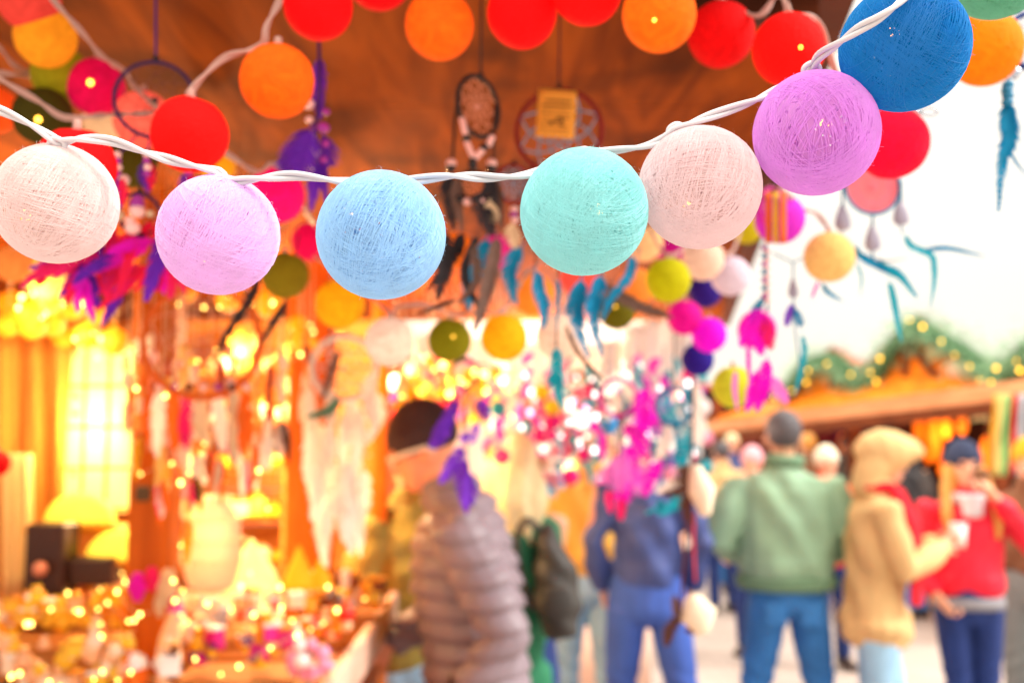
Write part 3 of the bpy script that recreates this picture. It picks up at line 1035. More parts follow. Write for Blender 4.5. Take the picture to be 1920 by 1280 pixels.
BTEAL = mat('turquoise_bead', S(10, 120, 165), .25, .1, 60, 0)
BPURP = mat('purple_bead', S(160, 40, 150), .25, .1, 60, 0)
SHELLM = mat('grey_shell', S(150, 145, 165), .35, .2, 50, .1)


def barbs(mb, pts, W, nrm, n=22, jag=.3):
    """quill with many separate barbs"""
    path = catmull(pts, max(2, int(n / max(1, len(pts) - 1)) + 1))
    L = len(path)
    nrm = Vector(nrm)
    fr = frames(path)
    total = sum((a - b).length for a, b in zip(path, path[1:]))
    mb.tube(path, [max(.00035, W * .035 * (1 - i / L)) for i in range(L)], 4)
    dl = total / L
    for i in range(int(L * .1), L - 1):
        t = i / (L - 1)
        tg = fr[i][0].cross(fr[i][1])
        tg = (path[i + 1] - path[i]).normalized()
        side = tg.cross(nrm)
        if side.length < 1e-5:
            side = tg.orthogonal()
        side.normalize()
        up = side.cross(tg)
        w = W * max(.12, math.sin(math.pi * min(.97, (t * .98 + .02) ** .62)) ** .7)
        for s in (-1, 1):
            q = w * rnd.uniform(1 - jag, 1.05) * .5
            lean = tg * (q * rnd.uniform(.7, 1.1))
            lift = up * (q * rnd.uniform(.05, .35))
            a = path[i] + side * (s * W * .01)
            b_ = path[i + 1] + side * (s * W * .01)
            m1 = a.lerp(b_, .5) + side * (s * q * .6) + lean * .5 + lift
            e = path[i + 1] + side * (s * q) + lean + lift * .8
            k = len(mb.v)
            mb.v += [a, b_, m1 + tg * dl * .8, e, m1 - tg * dl * .5]
            mb.f.append((k, k + 1, k + 2, k + 3, k + 4) if s > 0 else (k + 4, k + 3, k + 2, k + 1, k))
    return mb


def face_cam(p, jit=.5):
    v = (CAM - p).normalized() + Vector((rnd.uniform(-jit, jit), 0, rnd.uniform(-jit, jit)))
    return v.normalized()


def feather(parent, pts, W, m, n=22, label=None, jag=.3):
    b = MB()
    barbs(b, pts, W, face_cam(pts[0]), n, jag)
    o = b.build('feather', m, parent, smooth=False)
    if label:
        o['label'] = label
    return o


def pfeather(parent, ppts, d, wpx, m, n=22, spread=.02, jag=.3):
    """feather whose spine runs along photo points, gently curving in depth"""
    pts = []
    dd = rnd.uniform(-spread, spread)
    for i, (x, y) in enumerate(ppts):
        pts.append(P(x, y, d + dd * i / max(1, len(ppts) - 1)))
    return feather(parent, pts, wpx * 1.3 / F * d, m, n, None, jag)


def cord(parent, pts, r, m, name='pendant_cord'):
    return MB().tube(pts, r, 6).build(name, m, parent)


def bead(parent, c, r, m, ax=None, ln=None):
    b = MB()
    if ln:
        ax = Vector(ax).normalized()
        b.loft([(c - ax * ln * .5, r, r), (c + ax * ln * .5, r, r)], ref=tuple(ax.orthogonal()), n=12)
    else:
        b.ball(c, (r, r, r * .85), 12, 8)
    return b.build('bead', m, parent)


def dreamcatcher(label, px, py, d, Rpx, hm, nm, yaw=0.0, asp=1.0, tr=.05, anchors=8, levels=4, cordtop=None, cm=CORD, group='dreamcatchers hanging from the canopy',
                 roll=0.0, centre=None, disc=None, wr=1.0):
    c = P(px, py, d)
    R = Rpx / F * d
    t = thing('dreamcatcher', label, 'dreamcatcher', c, group)
    X = V(math.cos(yaw), math.sin(yaw), 0)
    Z = V(0, 0, 1)
    rm = Matrix.Rotation(roll, 3, X.cross(Z))
    X = rm @ X
    Z = rm @ Z

    def at(a, r):
        return c + X * (math.cos(a) * r * asp) + Z * (math.sin(a) * r)
    n = 40
    b = MB()
    ring = []
    nn = X.cross(Z)
    for i in range(n):
        a = 6.28319 * i / n
        rad_ = (X * math.cos(a) + Z * math.sin(a))
        th = R * tr * (1 + .06 * ((i % 2) * 2 - 1))
        p = at(a, R)
        ring.append([p + rad_ * (math.cos(q) * th) + nn * (math.sin(q) * th) for q in [k * .7854 for k in range(8)]])
    b.ring_mesh(ring, closed=True)
    b.build('hoop', hm, t)
    w = MB()
    if disc:
        ds = MB()
        rings = [[at(6.28319 * k / 32, R * q) + nn * (.0015 * math.cos(q * 9)) for k in range(32)] for q in (.02, .3, .6, .97)]
        ds.ring_mesh(rings, caps=False)
        ds.build('cloth_disc', disc, t)
    prev = [at(6.28319 * (i + .5) / anchors, R) for i in range(anchors)]
    rr = R
    for l in range(levels):
        r2 = rr * .7
        nxt = [at(6.28319 * (i + 1 + l * .5) / anchors, r2) for i in range(anchors)]
        for i in range(anchors):
            w.tube([prev[i], nxt[i]], R * .016 * wr, 5)
            w.tube([nxt[i], prev[(i + 1) % anchors]], R * .016 * wr, 5)
        prev = nxt
        rr = r2
    for i in range(anchors):
        w.tube([prev[i], c], R * .014 * wr, 5)
    w.build('web', nm, t)
    if centre:
        bead(t, c - nn * .002, R * .09, centre)
    if cordtop:
        MB().tube([at(math.pi / 2, R), P(*cordtop)], .0016, 6).build('hanging_cord', cm, t)
        bead(t, at(math.pi / 2, R * 1.1), .0035, BBLACK)
    return t, at, R


# 1 purple hoop, left
t, at, R = dreamcatcher('purple hooped dreamcatcher with a dark centre bead beside the crimson ball', 290, 187, 1.0, 72, HPURP, NETD, yaw=.2, tr=.055, cordtop=(292, -60, 1.0), cm=PCORD, centre=BBLACK, wr=.5)
for x, y2 in ((222, 330), (275, 300), (352, 320)):
    cd = cord(t, [P(x * .5 + 145, 255, 1.0), P(x, 290, 1.0), P(x, y2, 1.0)], .001, PCORD)
    for k in range(4):
        bead(cd, P(x + rnd.uniform(-2, 2), 290 + k * 12, .995), .004, BPURP if k % 2 else BPINK)
    pfeather(t, [(x, y2), (x - 4, y2 + 25), (x + 3, y2 + 60)], 1.0, 26, PURP)
    pfeather(t, [(x + 4, y2), (x + 9, y2 + 25), (x + 7, y2 + 55)], 1.0, 20, CRIM)

# purple pendant
t = thing('feather_pendant', 'purple feather pendant with pale pink beads below a red ball', 'ornament', P(600, 110, 1.05))
cd = cord(t, [P(598, 60, 1.05), P(599, 160, 1.05), P(592, 250, 1.05), P(596, 330, 1.05)], .002, PCORD)
pfeather(t, [(598, 100), (600, 140), (598, 190), (600, 222)], 1.05, 26, PURP)
pfeather(t, [(588, 232), (560, 270), (545, 300), (530, 320)], 1.05, 55, PURP, jag=.2)
pfeather(t, [(590, 240), (570, 290), (565, 330)], 1.04, 55, PURP, jag=.2)
pfeather(t, [(605, 250), (615, 280), (620, 310)], 1.05, 42, PURP, jag=.2)
pfeather(t, [(595, 300), (590, 340), (583, 395)], 1.05, 26, PURP)
pfeather(t, [(603, 290), (606, 330), (612, 380)], 1.05, 22, PURP)
for k in range(9):
    bead(cd, P(582 + rnd.uniform(-6, 6) + (k % 2) * 24, 195 + k * 15, 1.045), .0045 if k % 3 else .007, BPINK if k % 2 == 0 else BPURP)

# 2 black oval
t, at, R = dreamcatcher('black oval dreamcatcher with pink beads forming a V below it', 897, 200, 1.15, 57, HBLACK, NETP, yaw=.85, asp=.98, tr=.085, roll=-.1, cordtop=(903, -60, 1.15), cm=CORD, centre=BPINK, wr=1.5)
for (a, b_) in (((866, 222), (873, 252)), ((875, 266), (887, 294)), ((923, 256), (916, 272)), ((907, 278), (892, 296))):
    p, q = P(a[0], a[1], 1.12), P(b_[0], b_[1], 1.12)
    bead(t, p.lerp(q, .5), .0034, BPINK, q - p, (q - p).length * .95)
for (x, y) in ((875, 260), (908, 276), (886, 303), (886, 310)):
    bead(t, P(x, y, 1.12), .0055, BBLACK)
for x0, x in ((856, 848), (930, 924)):
    cd = cord(t, [P(x0, 195, 1.15), P(x0 - 3, 220, 1.14), P(x, 310, 1.14), P(x - 2, 340, 1.14)], .0018, CORD)
    bead(cd, P(x - 2, 306, 1.135), .006, BPINK)
    bead(cd, P(x - 3, 315, 1.135), .006, BBLACK)
    pfeather(t, [(x, 325), (x - 6, 360), (x + 2, 430)], 1.13, 34, BLACKF)
    pfeather(t, [(x + 8, 330), (x + 10, 370), (x + 18, 430)], 1.13, 26, GREYF)
pfeather(t, [(905, 355), (902, 390), (925, 440)], 1.12, 44, BLACKF)
pfeather(t, [(918, 372), (920, 395), (924, 418)], 1.11, 30, CREAM, jag=.1)
for (pp, m_, w_) in (([(870, 430), (850, 480), (800, 545)], BLACKF, 26), ([(880, 440), (895, 520), (860, 570)], GREYF, 22), ([(838, 430), (835, 490), (820, 560)], BLACKF, 40),
                     ([(900, 430), (870, 510), (905, 590)], BLACKF, 20), ([(935, 430), (915, 530), (890, 620)], GREYF, 34), ([(860, 560), (820, 575), (780, 590)], BLACKF, 10)):
    pfeather(t, pp, 1.15, w_, m_)
t2, at2, R2 = dreamcatcher('tiny black dreamcatcher hanging under the black oval one', 888, 347, 1.14, 27, HBLACK, NETP, yaw=.3, tr=.12, levels=2, wr=2)
for k in range(5):
    bead(t2, P(862 + k * 14, 372 + (6 if k % 2 else 0), 1.12), .005, BPINK if k % 2 else BBLACK)

# 3 maroon with price tag
t, at, R = dreamcatcher('large maroon dreamcatcher with a light blue web and an orange price tag', 1048, 247, 1.25, 80, HRED, NETB, yaw=-.12, tr=.06, cordtop=(1051, -60, 1.25), cm=RCORD, wr=1.7, levels=4)
for x, y0, pts, m_, w_ in (
        (912, 330, [(915, 440), (905, 480), (880, 530), (880, 580)], TEAL, 34),
        (968, 380, [(983, 455), (960, 490), (955, 520), (968, 570)], TEAL, 34),
        (1010, 400, [(1003, 500), (1010, 540), (1020, 575), (1018, 615)], TEAL, 30),
        (1048, 420, [(1048, 520), (1046, 560), (1044, 620)], TEAL, 9),
        (1085, 400, [(1092, 515), (1082, 555), (1078, 590), (1102, 670)], TEAL, 44),
        (1130, 400, [(1128, 510), (1120, 545), (1110, 590), (1128, 665)], TEAL, 34),
        (1185, 400, [(1185, 470), (1180, 515), (1145, 560), (1130, 600)], TEAL, 20)):
    cord(t, [P(1048 + (x - 1048) * .55, 300, 1.25), P(x, y0, 1.25), P(pts[0][0], pts[0][1], 1.24)], .0013, RCORD)
    pfeather(t, pts, 1.24, w_, m_, 26)
pfeather(t, [(1042, 640), (1045, 690), (1043, 720), (1056, 765)], 1.3, 34, AQUA, 26)
cord(t, [P(1044, 600, 1.26), P(1043, 650, 1.3)], .0012, RCORD)
pfeather(t, [(1055, 600), (1090, 670), (1135, 715)], 1.3, 9, BROWNF)
pfeather(t, [(1125, 530), (1190, 570), (1260, 595)], 1.3, 26, GREYF)
tagc = P(1043, 214, 1.2)
pt = thing('price_tag', 'orange paper price tag with rows of dark print hung on the maroon dreamcatcher', 'tag', tagc)
rt = Matrix.Rotation(rad(4), 3, 'Y')
TAGM = mat('orange_paper', S(240, 165, 60), .8, .06, 30, .1)
INK = mat('brown_ink', S(95, 55, 25), .8, 0, 5, 0)
b = MB()
tw, th_ = 72 / F * 1.2, 92 / F * 1.2
g = []
for i in range(8):
    g.append([tagc + rt @ V((j / 6 - .5) * tw, -.0018 * math.sin(j / 6 * 3.1) - .001 * i / 8, (.5 - i / 7) * th_) for j in range(7)])
b.sheet(g)
sheet_o = b.build('paper', TAGM, pt)
sm = sheet_o.modifiers.new('thickness', 'SOLIDIFY')
sm.thickness = .0006
b = MB()
for row, (w0, w1, hh) in enumerate(((-.3, .36, .05), (-.38, .4, .055), (-.36, .3, .018), (-.38, .38, .018), (-.36, .36, .018), (-.37, .2, .018), (-.38, .36, .018), (-.37, .3, .018), (-.36, .35, .018))):
    z = (.5 - (.24, .35, .45, .52, .6, .68, .76, .84, .92)[row]) * th_
    x = w0
    while x < w1:
        ln = rnd.uniform(.025, .06)
        b.box(tagc + rt @ V((x + ln / 2) * tw, -.0034, z), (ln * tw, .0003, hh * th_ * rnd.uniform(.6, 1)), rt)
        x += ln + .02
for (x, z, w_, h_) in ((.1, -.1, .14, .05), (.17, -.14, .05, .12), (-.12, -.2, .12, .06), (.02, -.17, .06, .09), (.14, -.24, .12, .04)):
    b.box(tagc + rt @ V(x * tw, -.0035, z * th_), (w_ * tw, .0003, h_ * th_), rt)
b.build('print', INK, pt)
MB().tube([P(1050, 166, 1.215), P(1049, 150, 1.23), P(1052, 166, 1.22)], .001, 6).build('string', CORD, pt)
t2, at2, R2 = dreamcatcher('small maroon dreamcatcher with a turquoise bead below left of the tagged one', 963, 345, 1.22, 36, HRED, NETB, yaw=.25, tr=.1, levels=3, centre=BTEAL, cordtop=(965, 300, 1.22), cm=RCORD, wr=1.8)
for k, (x, y) in enumerate(((964, 392), (963, 402), (965, 412))):
    bead(t2, P(x, y, 1.22), .005, BPINK if k % 2 == 0 else BPURP)
pfeather(t2, [(962, 415), (960, 435), (966, 465)], 1.22, 30, CREAM, jag=.1)

# 4 navy hoop at the right edge
t, at, R = dreamcatcher('navy hooped dreamcatcher cut off by the right edge with a long teal feather', 1942, 78, .95, 56, HBLUE, NETB, yaw=.1, tr=.1, cordtop=(1945, -80, .95), cm=TCORD, wr=1.2)
cd = cord(t, [P(1900, 112, .95), P(1888, 140, .95), P(1890, 200, .95)], .0013, TCORD)
for k, (x, y) in enumerate(((1886, 104), (1888, 114), (1890, 160), (1888, 170), (1890, 180), (1889, 192))):
    bead(cd, P(x, y, .945), .0055 if k != 1 else .007, BTEAL if k > 1 else BBLACK)
pfeather(t, [(1890, 185), (1890, 220), (1893, 260), (1880, 300), (1872, 395)], .95, 32, TEAL, 34)
pfeather(t, [(1892, 190), (1897, 235), (1895, 290)], .95, 22, TEAL)
pfeather(t, [(1895, 285), (1905, 305), (1925, 330)], .95, 6, TEAL)
b = MB()
b.box(P(1900, 135, .945), (.013, .004, .012), Matrix.Rotation(.6, 3, 'Y'), .0012)
b.box(P(1890, 150, .945), (.003, .004, .018), Matrix.Rotation(.5, 3, 'Y'), .001)
b.build('metal_clip', mat('nickel_metal', S(170, 180, 195), .25, .1, 20, 0, metal=.9), t)

# metal hook behind the deep blue ball
t = thing('metal_hook', 'small chrome snap hook on the canopy edge right of the crimson pink ball', 'hook', P(1735, 208, .98))
b = MB()
b.tube([P(1742 + 16 * math.cos(a), 209 + 7 * math.sin(a), .98) for a in [i * .5236 for i in range(12)]], .0014, 6, True)
b.build('hook_ring', mat('nickel_metal'), t)
MB().tube([P(1700, 205, .98), P(1728, 209, .98)], .003, 8).build('hook_stem', mat('nickel_metal'), t)

# 5 pink disc with shell drops
t, at, R = dreamcatcher('teal rimmed dreamcatcher with a pink centre and three grey shell drops against the sky', 1636, 350, 1.3, 52, HTEAL, NETP, yaw=.05, tr=.06, centre=BBLACK, levels=3, wr=.4,
                        disc=mat('pink_felt', S(240, 120, 140), .8, .2, 14, .2, trans=.45), cordtop=(1640, 150, 1.3), cm=TCORD)
for x, y0, y1, yd in ((1580, 345, 390, 410), (1689, 350, 380, 400), (1636, 402, 425, 448)):
    cd = cord(t, [P(x, y0 - 12, 1.3), P(x, y1, 1.3)], .0016, TCORD)
    c = P(x, yd, 1.3)
    b = MB()
    b.loft([(c + V(0, 0, .017), .003, .002), (c + V(0, 0, .004), .0085, .004), (c + V(0, 0, -.008), .011, .0045), (c + V(.001, 0, -.014), .008, .003)], n=12)
    b.build('shell_drop', SHELLM, cd)
for pts, m_, w_ in (([(1600, 455), (1612, 478), (1650, 500), (1685, 512), (1720, 555)], TEAL, 24), ([(1638, 485), (1665, 505), (1690, 520), (1718, 558)], AQUA, 26), ([(1665, 520), (1675, 560), (1682, 600), (1690, 640)], AQUA, 20),
                    ([(1640, 483), (1660, 490), (1700, 484)], GREYF, 5), ([(1692, 435), (1710, 462), (1745, 480), (1752, 520), (1745, 575)], AQUA, 22), ([(1730, 468), (1780, 466), (1845, 480)], TEAL, 14),
                    ([(1605, 490), (1615, 520), (1613, 555)], AQUA, 8), ([(1575, 445), (1590, 470), (1605, 490)], PURP, 20), ([(1540, 530), (1552, 548), (1580, 565)], TEAL, 18), ([(1535, 525), (1527, 545), (1521, 560)], MAG, 12)):
    pfeather(t, pts, 1.3, w_ * .62, m_, 26, jag=.15)
cord(t, [P(1636, 470, 1.3), P(1637, 488, 1.3)], .0014, TCORD)
cord(t, [P(1689, 418, 1.3), P(1692, 437, 1.3)], .001, TCORD)
cord(t, [P(1580, 428, 1.3), P(1578, 447, 1.3), P(1548, 500, 1.32), P(1539, 530, 1.3)], .0009, TCORD)

# 6 beaded strands with magenta feathers against the sky
t, at, R = dreamcatcher('small dreamcatcher of orange ribbons with beaded strands and magenta feathers against the sky', 1452, 392, 1.28, 40, HMAG, NETP, yaw=.6, tr=.08, levels=2, cordtop=(1450, 250, 1.28))
for q in range(3):
    b = MB()
    x = 1440 + q * 14
    g = [[P(x - 5 + rnd.uniform(-1, 1), y, 1.215 - .002 * (i % 2)), P(x + 6, y, 1.22)] for i, y in enumerate((360, 385, 410, 435, 456))]
    b.sheet(g)
    o = b.build('ribbon', ORAF if q != 1 else YELF, t)
    o.modifiers.new('thickness', 'SOLIDIFY').thickness = .0008
cd = cord(t, [P(1437, 440, 1.3), P(1436, 520, 1.3), P(1440, 585, 1.3)], .0014, PCORD)
for k in range(14):
    bead(cd, P(1436 + (k % 2) * 6 - 3, 465 + k * 7.5, 1.295), .0042, (BPURP, BPINK, BTEAL, BPINK)[k % 4])
for pts, m_, w_ in (([(1437, 555), (1415, 580), (1402, 615)], TEAL, 18), ([(1432, 575), (1405, 610), (1390, 650)], MAG, 34), ([(1437, 580), (1420, 620), (1428, 665)], MAG, 34), ([(1438, 590), (1440, 620), (1446, 655)], PINK, 28),
                    ([(1402, 630), (1403, 680), (1406, 720)], MAG, 10), ([(1440, 665), (1432, 720), (1420, 770)], MAG, 30), ([(1420, 690), (1412, 730), (1400, 770)], MAG, 26), ([(1444, 700), (1460, 730), (1475, 755)], LPINK, 24), ([(1380, 690), (1378, 730), (1383, 770)], LPINK, 10)):
    pfeather(t, pts, 1.3, w_, m_, 24, jag=.15)
t = thing('feather_pendant', 'shell drop pendant with a small teal and violet feather against the sky', 'ornament', P(1487, 500, 1.3))
cd = cord(t, [P(1450, 475, 1.3), P(1487, 492, 1.3), P(1520, 478, 1.3)], .001, TCORD)
cd = cord(t, [P(1487, 492, 1.3), P(1488, 600, 1.3), P(1500, 690, 1.3)], .001, TCORD)
c = P(1487, 540, 1.3)
b = MB()
b.loft([(c + V(0, 0, .012), .002, .002), (c + V(0, 0, -.003), .0065, .004), (c + V(0, 0, -.011), .006, .003)], n=12)
b.build('shell_drop', SHELLM, cd)
pfeather(t, [(1490, 565), (1480, 590), (1474, 612)], 1.3, 18, VIOL)
pfeather(t, [(1491, 575), (1497, 595), (1502, 612)], 1.3, 20, TEAL)
pfeather(t, [(1503, 620), (1508, 660), (1500, 700), (1490, 740)], 1.32, 12, AQUA)

# 7 crimson and purple feather bunch, left
t, at, R = dreamcatcher('dreamcatcher with a big bunch of crimson and purple feathers under the creamy ball', 262, 402, 1.1, 40, HPURP, NETD, yaw=.7, tr=.1, levels=2, cordtop=(262, 330, 1.1))
for i in range(46):
    x0, y0 = rnd.uniform(150, 320), rnd.uniform(400, 500)
    a = rnd.uniform(-1.1, .45) if i % 3 else rnd.uniform(-1.35, -.5)
    ln = rnd.uniform(70, 150)
    x1, y1 = x0 + math.sin(a) * ln, y0 + math.cos(a) * ln
    bend = rnd.uniform(-14, 14)
    pfeather(t, [(x0, y0), ((x0 + x1) / 2 + bend, (y0 + y1) / 2), (x1, y1)], 1.1, rnd.uniform(20, 34), (CRIM, PURP, PINK, CRIM, CRIM, MAG, PINK)[i % 7], 20, .05)
for (pts) in ([(165, 480), (140, 520), (110, 560)], [(235, 520), (215, 565), (190, 610)], [(110, 490), (85, 515), (70, 535)]):
    pfeather(t, pts, 1.1, 22, PURP if pts[0][0] != 110 else CRIM)
for k in range(10):
    bead(t, P(rnd.uniform(220, 300), rnd.uniform(330, 430), 1.07), rnd.uniform(.004, .009), (BPINK, BPURP, CREAM, BPINK)[k % 4])
# dark slanting feather spines
t = thing('feather_pendant', 'pair of dark brown slanting feathers below the olive ball', 'ornament', P(535, 520, 1.45))
cord(t, [P(560, 440, 1.45), P(540, 560, 1.45)], .0012, CORD)
pfeather(t, [(540, 560), (515, 600), (485, 650)], 1.45, 15, BLACKF)
pfeather(t, [(490, 500), (470, 560), (430, 620), (398, 683)], 1.5, 18, BLACKF)

# 8 orange hoop, deeper inside
t, at, R = dreamcatcher('big orange hooped dreamcatcher blurred in front of the wooden post', 380, 640, 1.9, 105, HORA, NETP, yaw=.3, tr=.06, levels=3, cordtop=(380, 430, 1.9), cm=RCORD, wr=.8)
for i in range(7):
    x = 300 + i * 27
    pfeather(t, [(x, 720), (x + rnd.uniform(-8, 8), 790), (x + rnd.uniform(-12, 12), 830 + rnd.uniform(0, 60))], 1.9, 30, (WHITEF, ORAF, PINK, CREAM, WHITEF, CREAM, ORAF)[i], 18)
    bead(t, P(x, 725, 1.88), .008, (BPINK, BPURP, BBLACK)[i % 3])

# 9 white feather dreamcatcher
t, at, R = dreamcatcher('tall white dreamcatcher dripping with long fluffy white feathers beside the orange post', 645, 690, 2.2, 60, HWHITE, NETW, yaw=.2, tr=.09, levels=3, cordtop=(650, 520, 2.2))
for i in range(30):
    q = i / 29
    y0 = 700 + q * 250 + rnd.uniform(-15, 15)
    x0 = 650 + (rnd.choice((-70, -45, -20, 0, 25, 50)) + rnd.uniform(-10, 10)) * (1 - .4 * q)
    ln = rnd.uniform(80, 130)
    pfeather(t, [(x0, y0), (x0 + rnd.uniform(-8, 8), y0 + ln * .5), (x0 + rnd.uniform(-16, 10), y0 + ln)], 2.2 + rnd.uniform(-.06, .06), rnd.uniform(24, 32), WHITEF, 20, .12)
pfeather(t, [(640, 650), (620, 700), (600, 760)], 2.15, 16, GREYF)
pfeather(t, [(640, 740), (615, 770), (575, 782)], 2.1, 22, GREENF)
pfeather(t, [(600, 800), (590, 850), (582, 930)], 2.2, 36, WHITEF, 20, .08)

# 10 violet feathers in front of the beanie
t, at, R = dreamcatcher('violet feathered dreamcatcher hanging in front of the black beanie', 872, 700, 1.65, 26, HPURP, NETD, tr=.12, levels=2, cordtop=(872, 560, 1.65))
for pts in ([(860, 740), (835, 790), (805, 838)], [(848, 770), (830, 810), (812, 840)], [(900, 790), (885, 815), (862, 818)], [(868, 830), (850, 870), (825, 905)], [(872, 850), (868, 900), (875, 962)], [(878, 880), (880, 920), (874, 950)], [(890, 750), (910, 770), (918, 785)]):
    pfeather(t, pts, 1.62, 30, VIOL, 20, .1)
    cord(t, [P(872, 725, 1.65), P(pts[0][0], pts[0][1], 1.62)], .0009, PCORD)

# 11 magenta cluster, mid right
t, at, R = dreamcatcher('magenta dreamcatcher with thick pink feathers hanging over the navy jacket', 1160, 745, 1.9, 34, HMAG, NETP, tr=.12, levels=2, cordtop=(1160, 570, 1.9))
for pts, m_, w_ in (([(1130, 810), (1128, 840), (1130, 862)], MAG, 26), ([(1165, 790), (1195, 820), (1210, 850)], MAG, 34), ([(1190, 830), (1180, 860), (1165, 900)], MAG, 44), ([(1170, 840), (1165, 880), (1160, 920)], LPINK, 44), ([(1200, 770), (1198, 800), (1205, 820)], MAG, 40),
                    ([(1165, 890), (1168, 915), (1165, 945)], MAG, 40), ([(1165, 930), (1164, 950), (1166, 975)], PINK, 22), ([(1143, 915), (1143, 935), (1144, 962)], PINK, 18), ([(1240, 860), (1222, 890), (1208, 930)], MAG, 30), ([(1110, 715), (1100, 730), (1098, 745)], PINK, 34),
                    ([(1150, 860), (1135, 890), (1130, 905)], LPINK, 40), ([(1215, 720), (1205, 760), (1200, 800)], MAG, 34)):
    pfeather(t, pts, 1.9, w_, m_, 20, .05)
    cord(t, [P(1160, 775, 1.9), P(pts[0][0], pts[0][1], 1.9)], .0012, RCORD)
t, at, R = dreamcatcher('aqua dreamcatcher with pale turquoise feathers and a brown feather right of the magenta one', 1265, 760, 2.0, 34, HTEAL, NETB, tr=.12, levels=2, cordtop=(1265, 580, 2.0))
for pts, m_, w_ in (([(1230, 935), (1240, 950), (1210, 962)], AQUA, 18), ([(1285, 925), (1265, 945), (1235, 965)], AQUA, 24), ([(1300, 905), (1265, 905), (1232, 925)], WHITEF, 24), ([(1290, 800), (1285, 850), (1275, 880)], AQUA, 22), ([(1255, 790), (1250, 830), (1232, 862)], WHITEF, 28),
                    ([(1280, 920), (1255, 923), (1232, 920)], BROWNF, 22), ([(1270, 845), (1278, 862), (1285, 880)], AQUA, 32), ([(1225, 800), (1224, 812), (1226, 822)], AQUA, 22), ([(1300, 800), (1290, 850), (1290, 900)], WHITEF, 20), ([(1308, 710), (1305, 770), (1302, 830)], WHITEF, 24)):
    pfeather(t, pts, 2.0, w_, m_, 20, .05)
    cord(t, [P(1265, 790, 2.0), P(pts[0][0], pts[0][1], 2.0)], .0012, TCORD)
t = thing('feather_pendant', 'brown and cream leather pendant hanging beside the green blouson man', 'ornament', P(1305, 880, 1.95))
cord(t, [P(1300, 600, 1.95), P(1298, 870, 1.95), P(1275, 1150, 1.95)], .0025, RCORD)
for (x, y, a, b_) in ((1316, 920, .028, .042), (1310, 1152, .038, .03)):
    c = P(x, y, 1.95)
    q = MB()
    q.loft([(c + V(-.012, 0, b_), a * .5, .015), (c, a, .022), (c + V(.006, 0, -b_), a * .45, .014)], n=14)
    q.build('cream_pouch', mat('cream_leather', S(235, 220, 195), .7, .1), t)
pfeather(t, [(1305, 870), (1285, 900), (1292, 985)], 1.97, 40, BROWNF)
pfeather(t, [(1262, 1110), (1268, 1140), (1275, 1170)], 1.95, 20, BROWNF)
pfeather(t, [(1275, 1150), (1258, 1180), (1248, 1210)], 1.95, 26, BROWNF)
pfeather(t, [(1280, 1180), (1300, 1182), (1322, 1180)], 1.95, 12, BROWNF)
cord(t, [P(1302, 960, 1.96), P(1300, 1010, 1.96), P(1304, 1090, 1.96)], .0028, mat('red_cord', S(200, 50, 60), .8))
# ================================================================== THE STALL
WCEIL = wood('stained_plywood', S(106, 46, 6), S(156, 76, 14), (9, 1.2, 9), 1.6, .85, .5, .05)
WDARK = wood('dark_stained_wood', S(70, 30, 14), S(105, 50, 24), (2, 2, 14), 2.0)
WPOST = wood('orange_stained_wood', S(178, 84, 14), S(222, 116, 28), (10, 10, 1), 2.0, .55, .25)
WWALL = wood('honey_wood', S(185, 110, 45), S(225, 150, 75), (1.5, 9, 9), 2.0)
WPALE = wood('pale_wood', S(210, 165, 140), S(240, 205, 185), (9, 1.5, 9), 2.0, .5, .15)

stall = thing('market_stall', 'wooden market stall with a low stained plywood canopy and a laden counter', 'stall', (-1.2, 2.6, 0))
RZ = 2.27


def edge(y):
    return .408 + .178 * (y - 1.29)


# canopy: plywood sheets with fine joints, a beam along the outer edge
ys = [.75, 1.72, 2.83, 4.05, 5.3]
b = MB()
b.prism([V(-4.0, ys[0], RZ + .01), V(edge(ys[0]), ys[0], RZ + .01), V(edge(ys[-1]), ys[-1], RZ + .01), V(-4.0, ys[-1], RZ + .01)], (0, 0, .03))
roof = b.build('roof', WDARK, stall, smooth=False)
for i in range(4):
    b = MB()
    y0, y1 = ys[i] + .0015, ys[i + 1] - .0015
    b.prism([V(-3.95, y0, RZ - .006), V(edge(y0) - .01, y0, RZ - .006), V(edge(y1) - .01, y1, RZ - .006), V(-3.95, y1, RZ - .006)], (0, 0, .012))
    b.build('ceiling_board', WCEIL, roof, smooth=False)
b = MB()
b.prism([V(edge(ys[0]) - .005, ys[0], RZ - .03), V(edge(ys[0]) + .04, ys[0], RZ - .03), V(edge(ys[-1]) + .04, ys[-1], RZ - .03), V(edge(ys[-1]) - .005, ys[-1], RZ - .03)], (0, 0, .1))
b.build('edge_beam', WDARK, stall, smooth=False)
# rafters crossing under the canopy near the outer top corner
b = MB()
b.prism([V(.22, 1.18, RZ - .065), V(edge(1.2) - .01, 1.2, RZ - .065), V(edge(1.235) - .01, 1.235, RZ - .065), V(.2, 1.21, RZ - .065)], (0, 0, .055))
b.build('rafter', WDARK, stall, smooth=False)
# back and end walls
b = MB()
for i in range(14):
    z = .1 + i * .155
    b.box((-1.75, 4.55, z), (2.5, .03, .15), None, .004)
b.build('end_wall', WWALL, stall, smooth=False)
b = MB()
for i in range(14):
    z = .1 + i * .155
    b.box((-3.0, 2.7, z), (.03, 3.7, .15), None, .004)
b.build('back_wall', WWALL, stall, smooth=False)
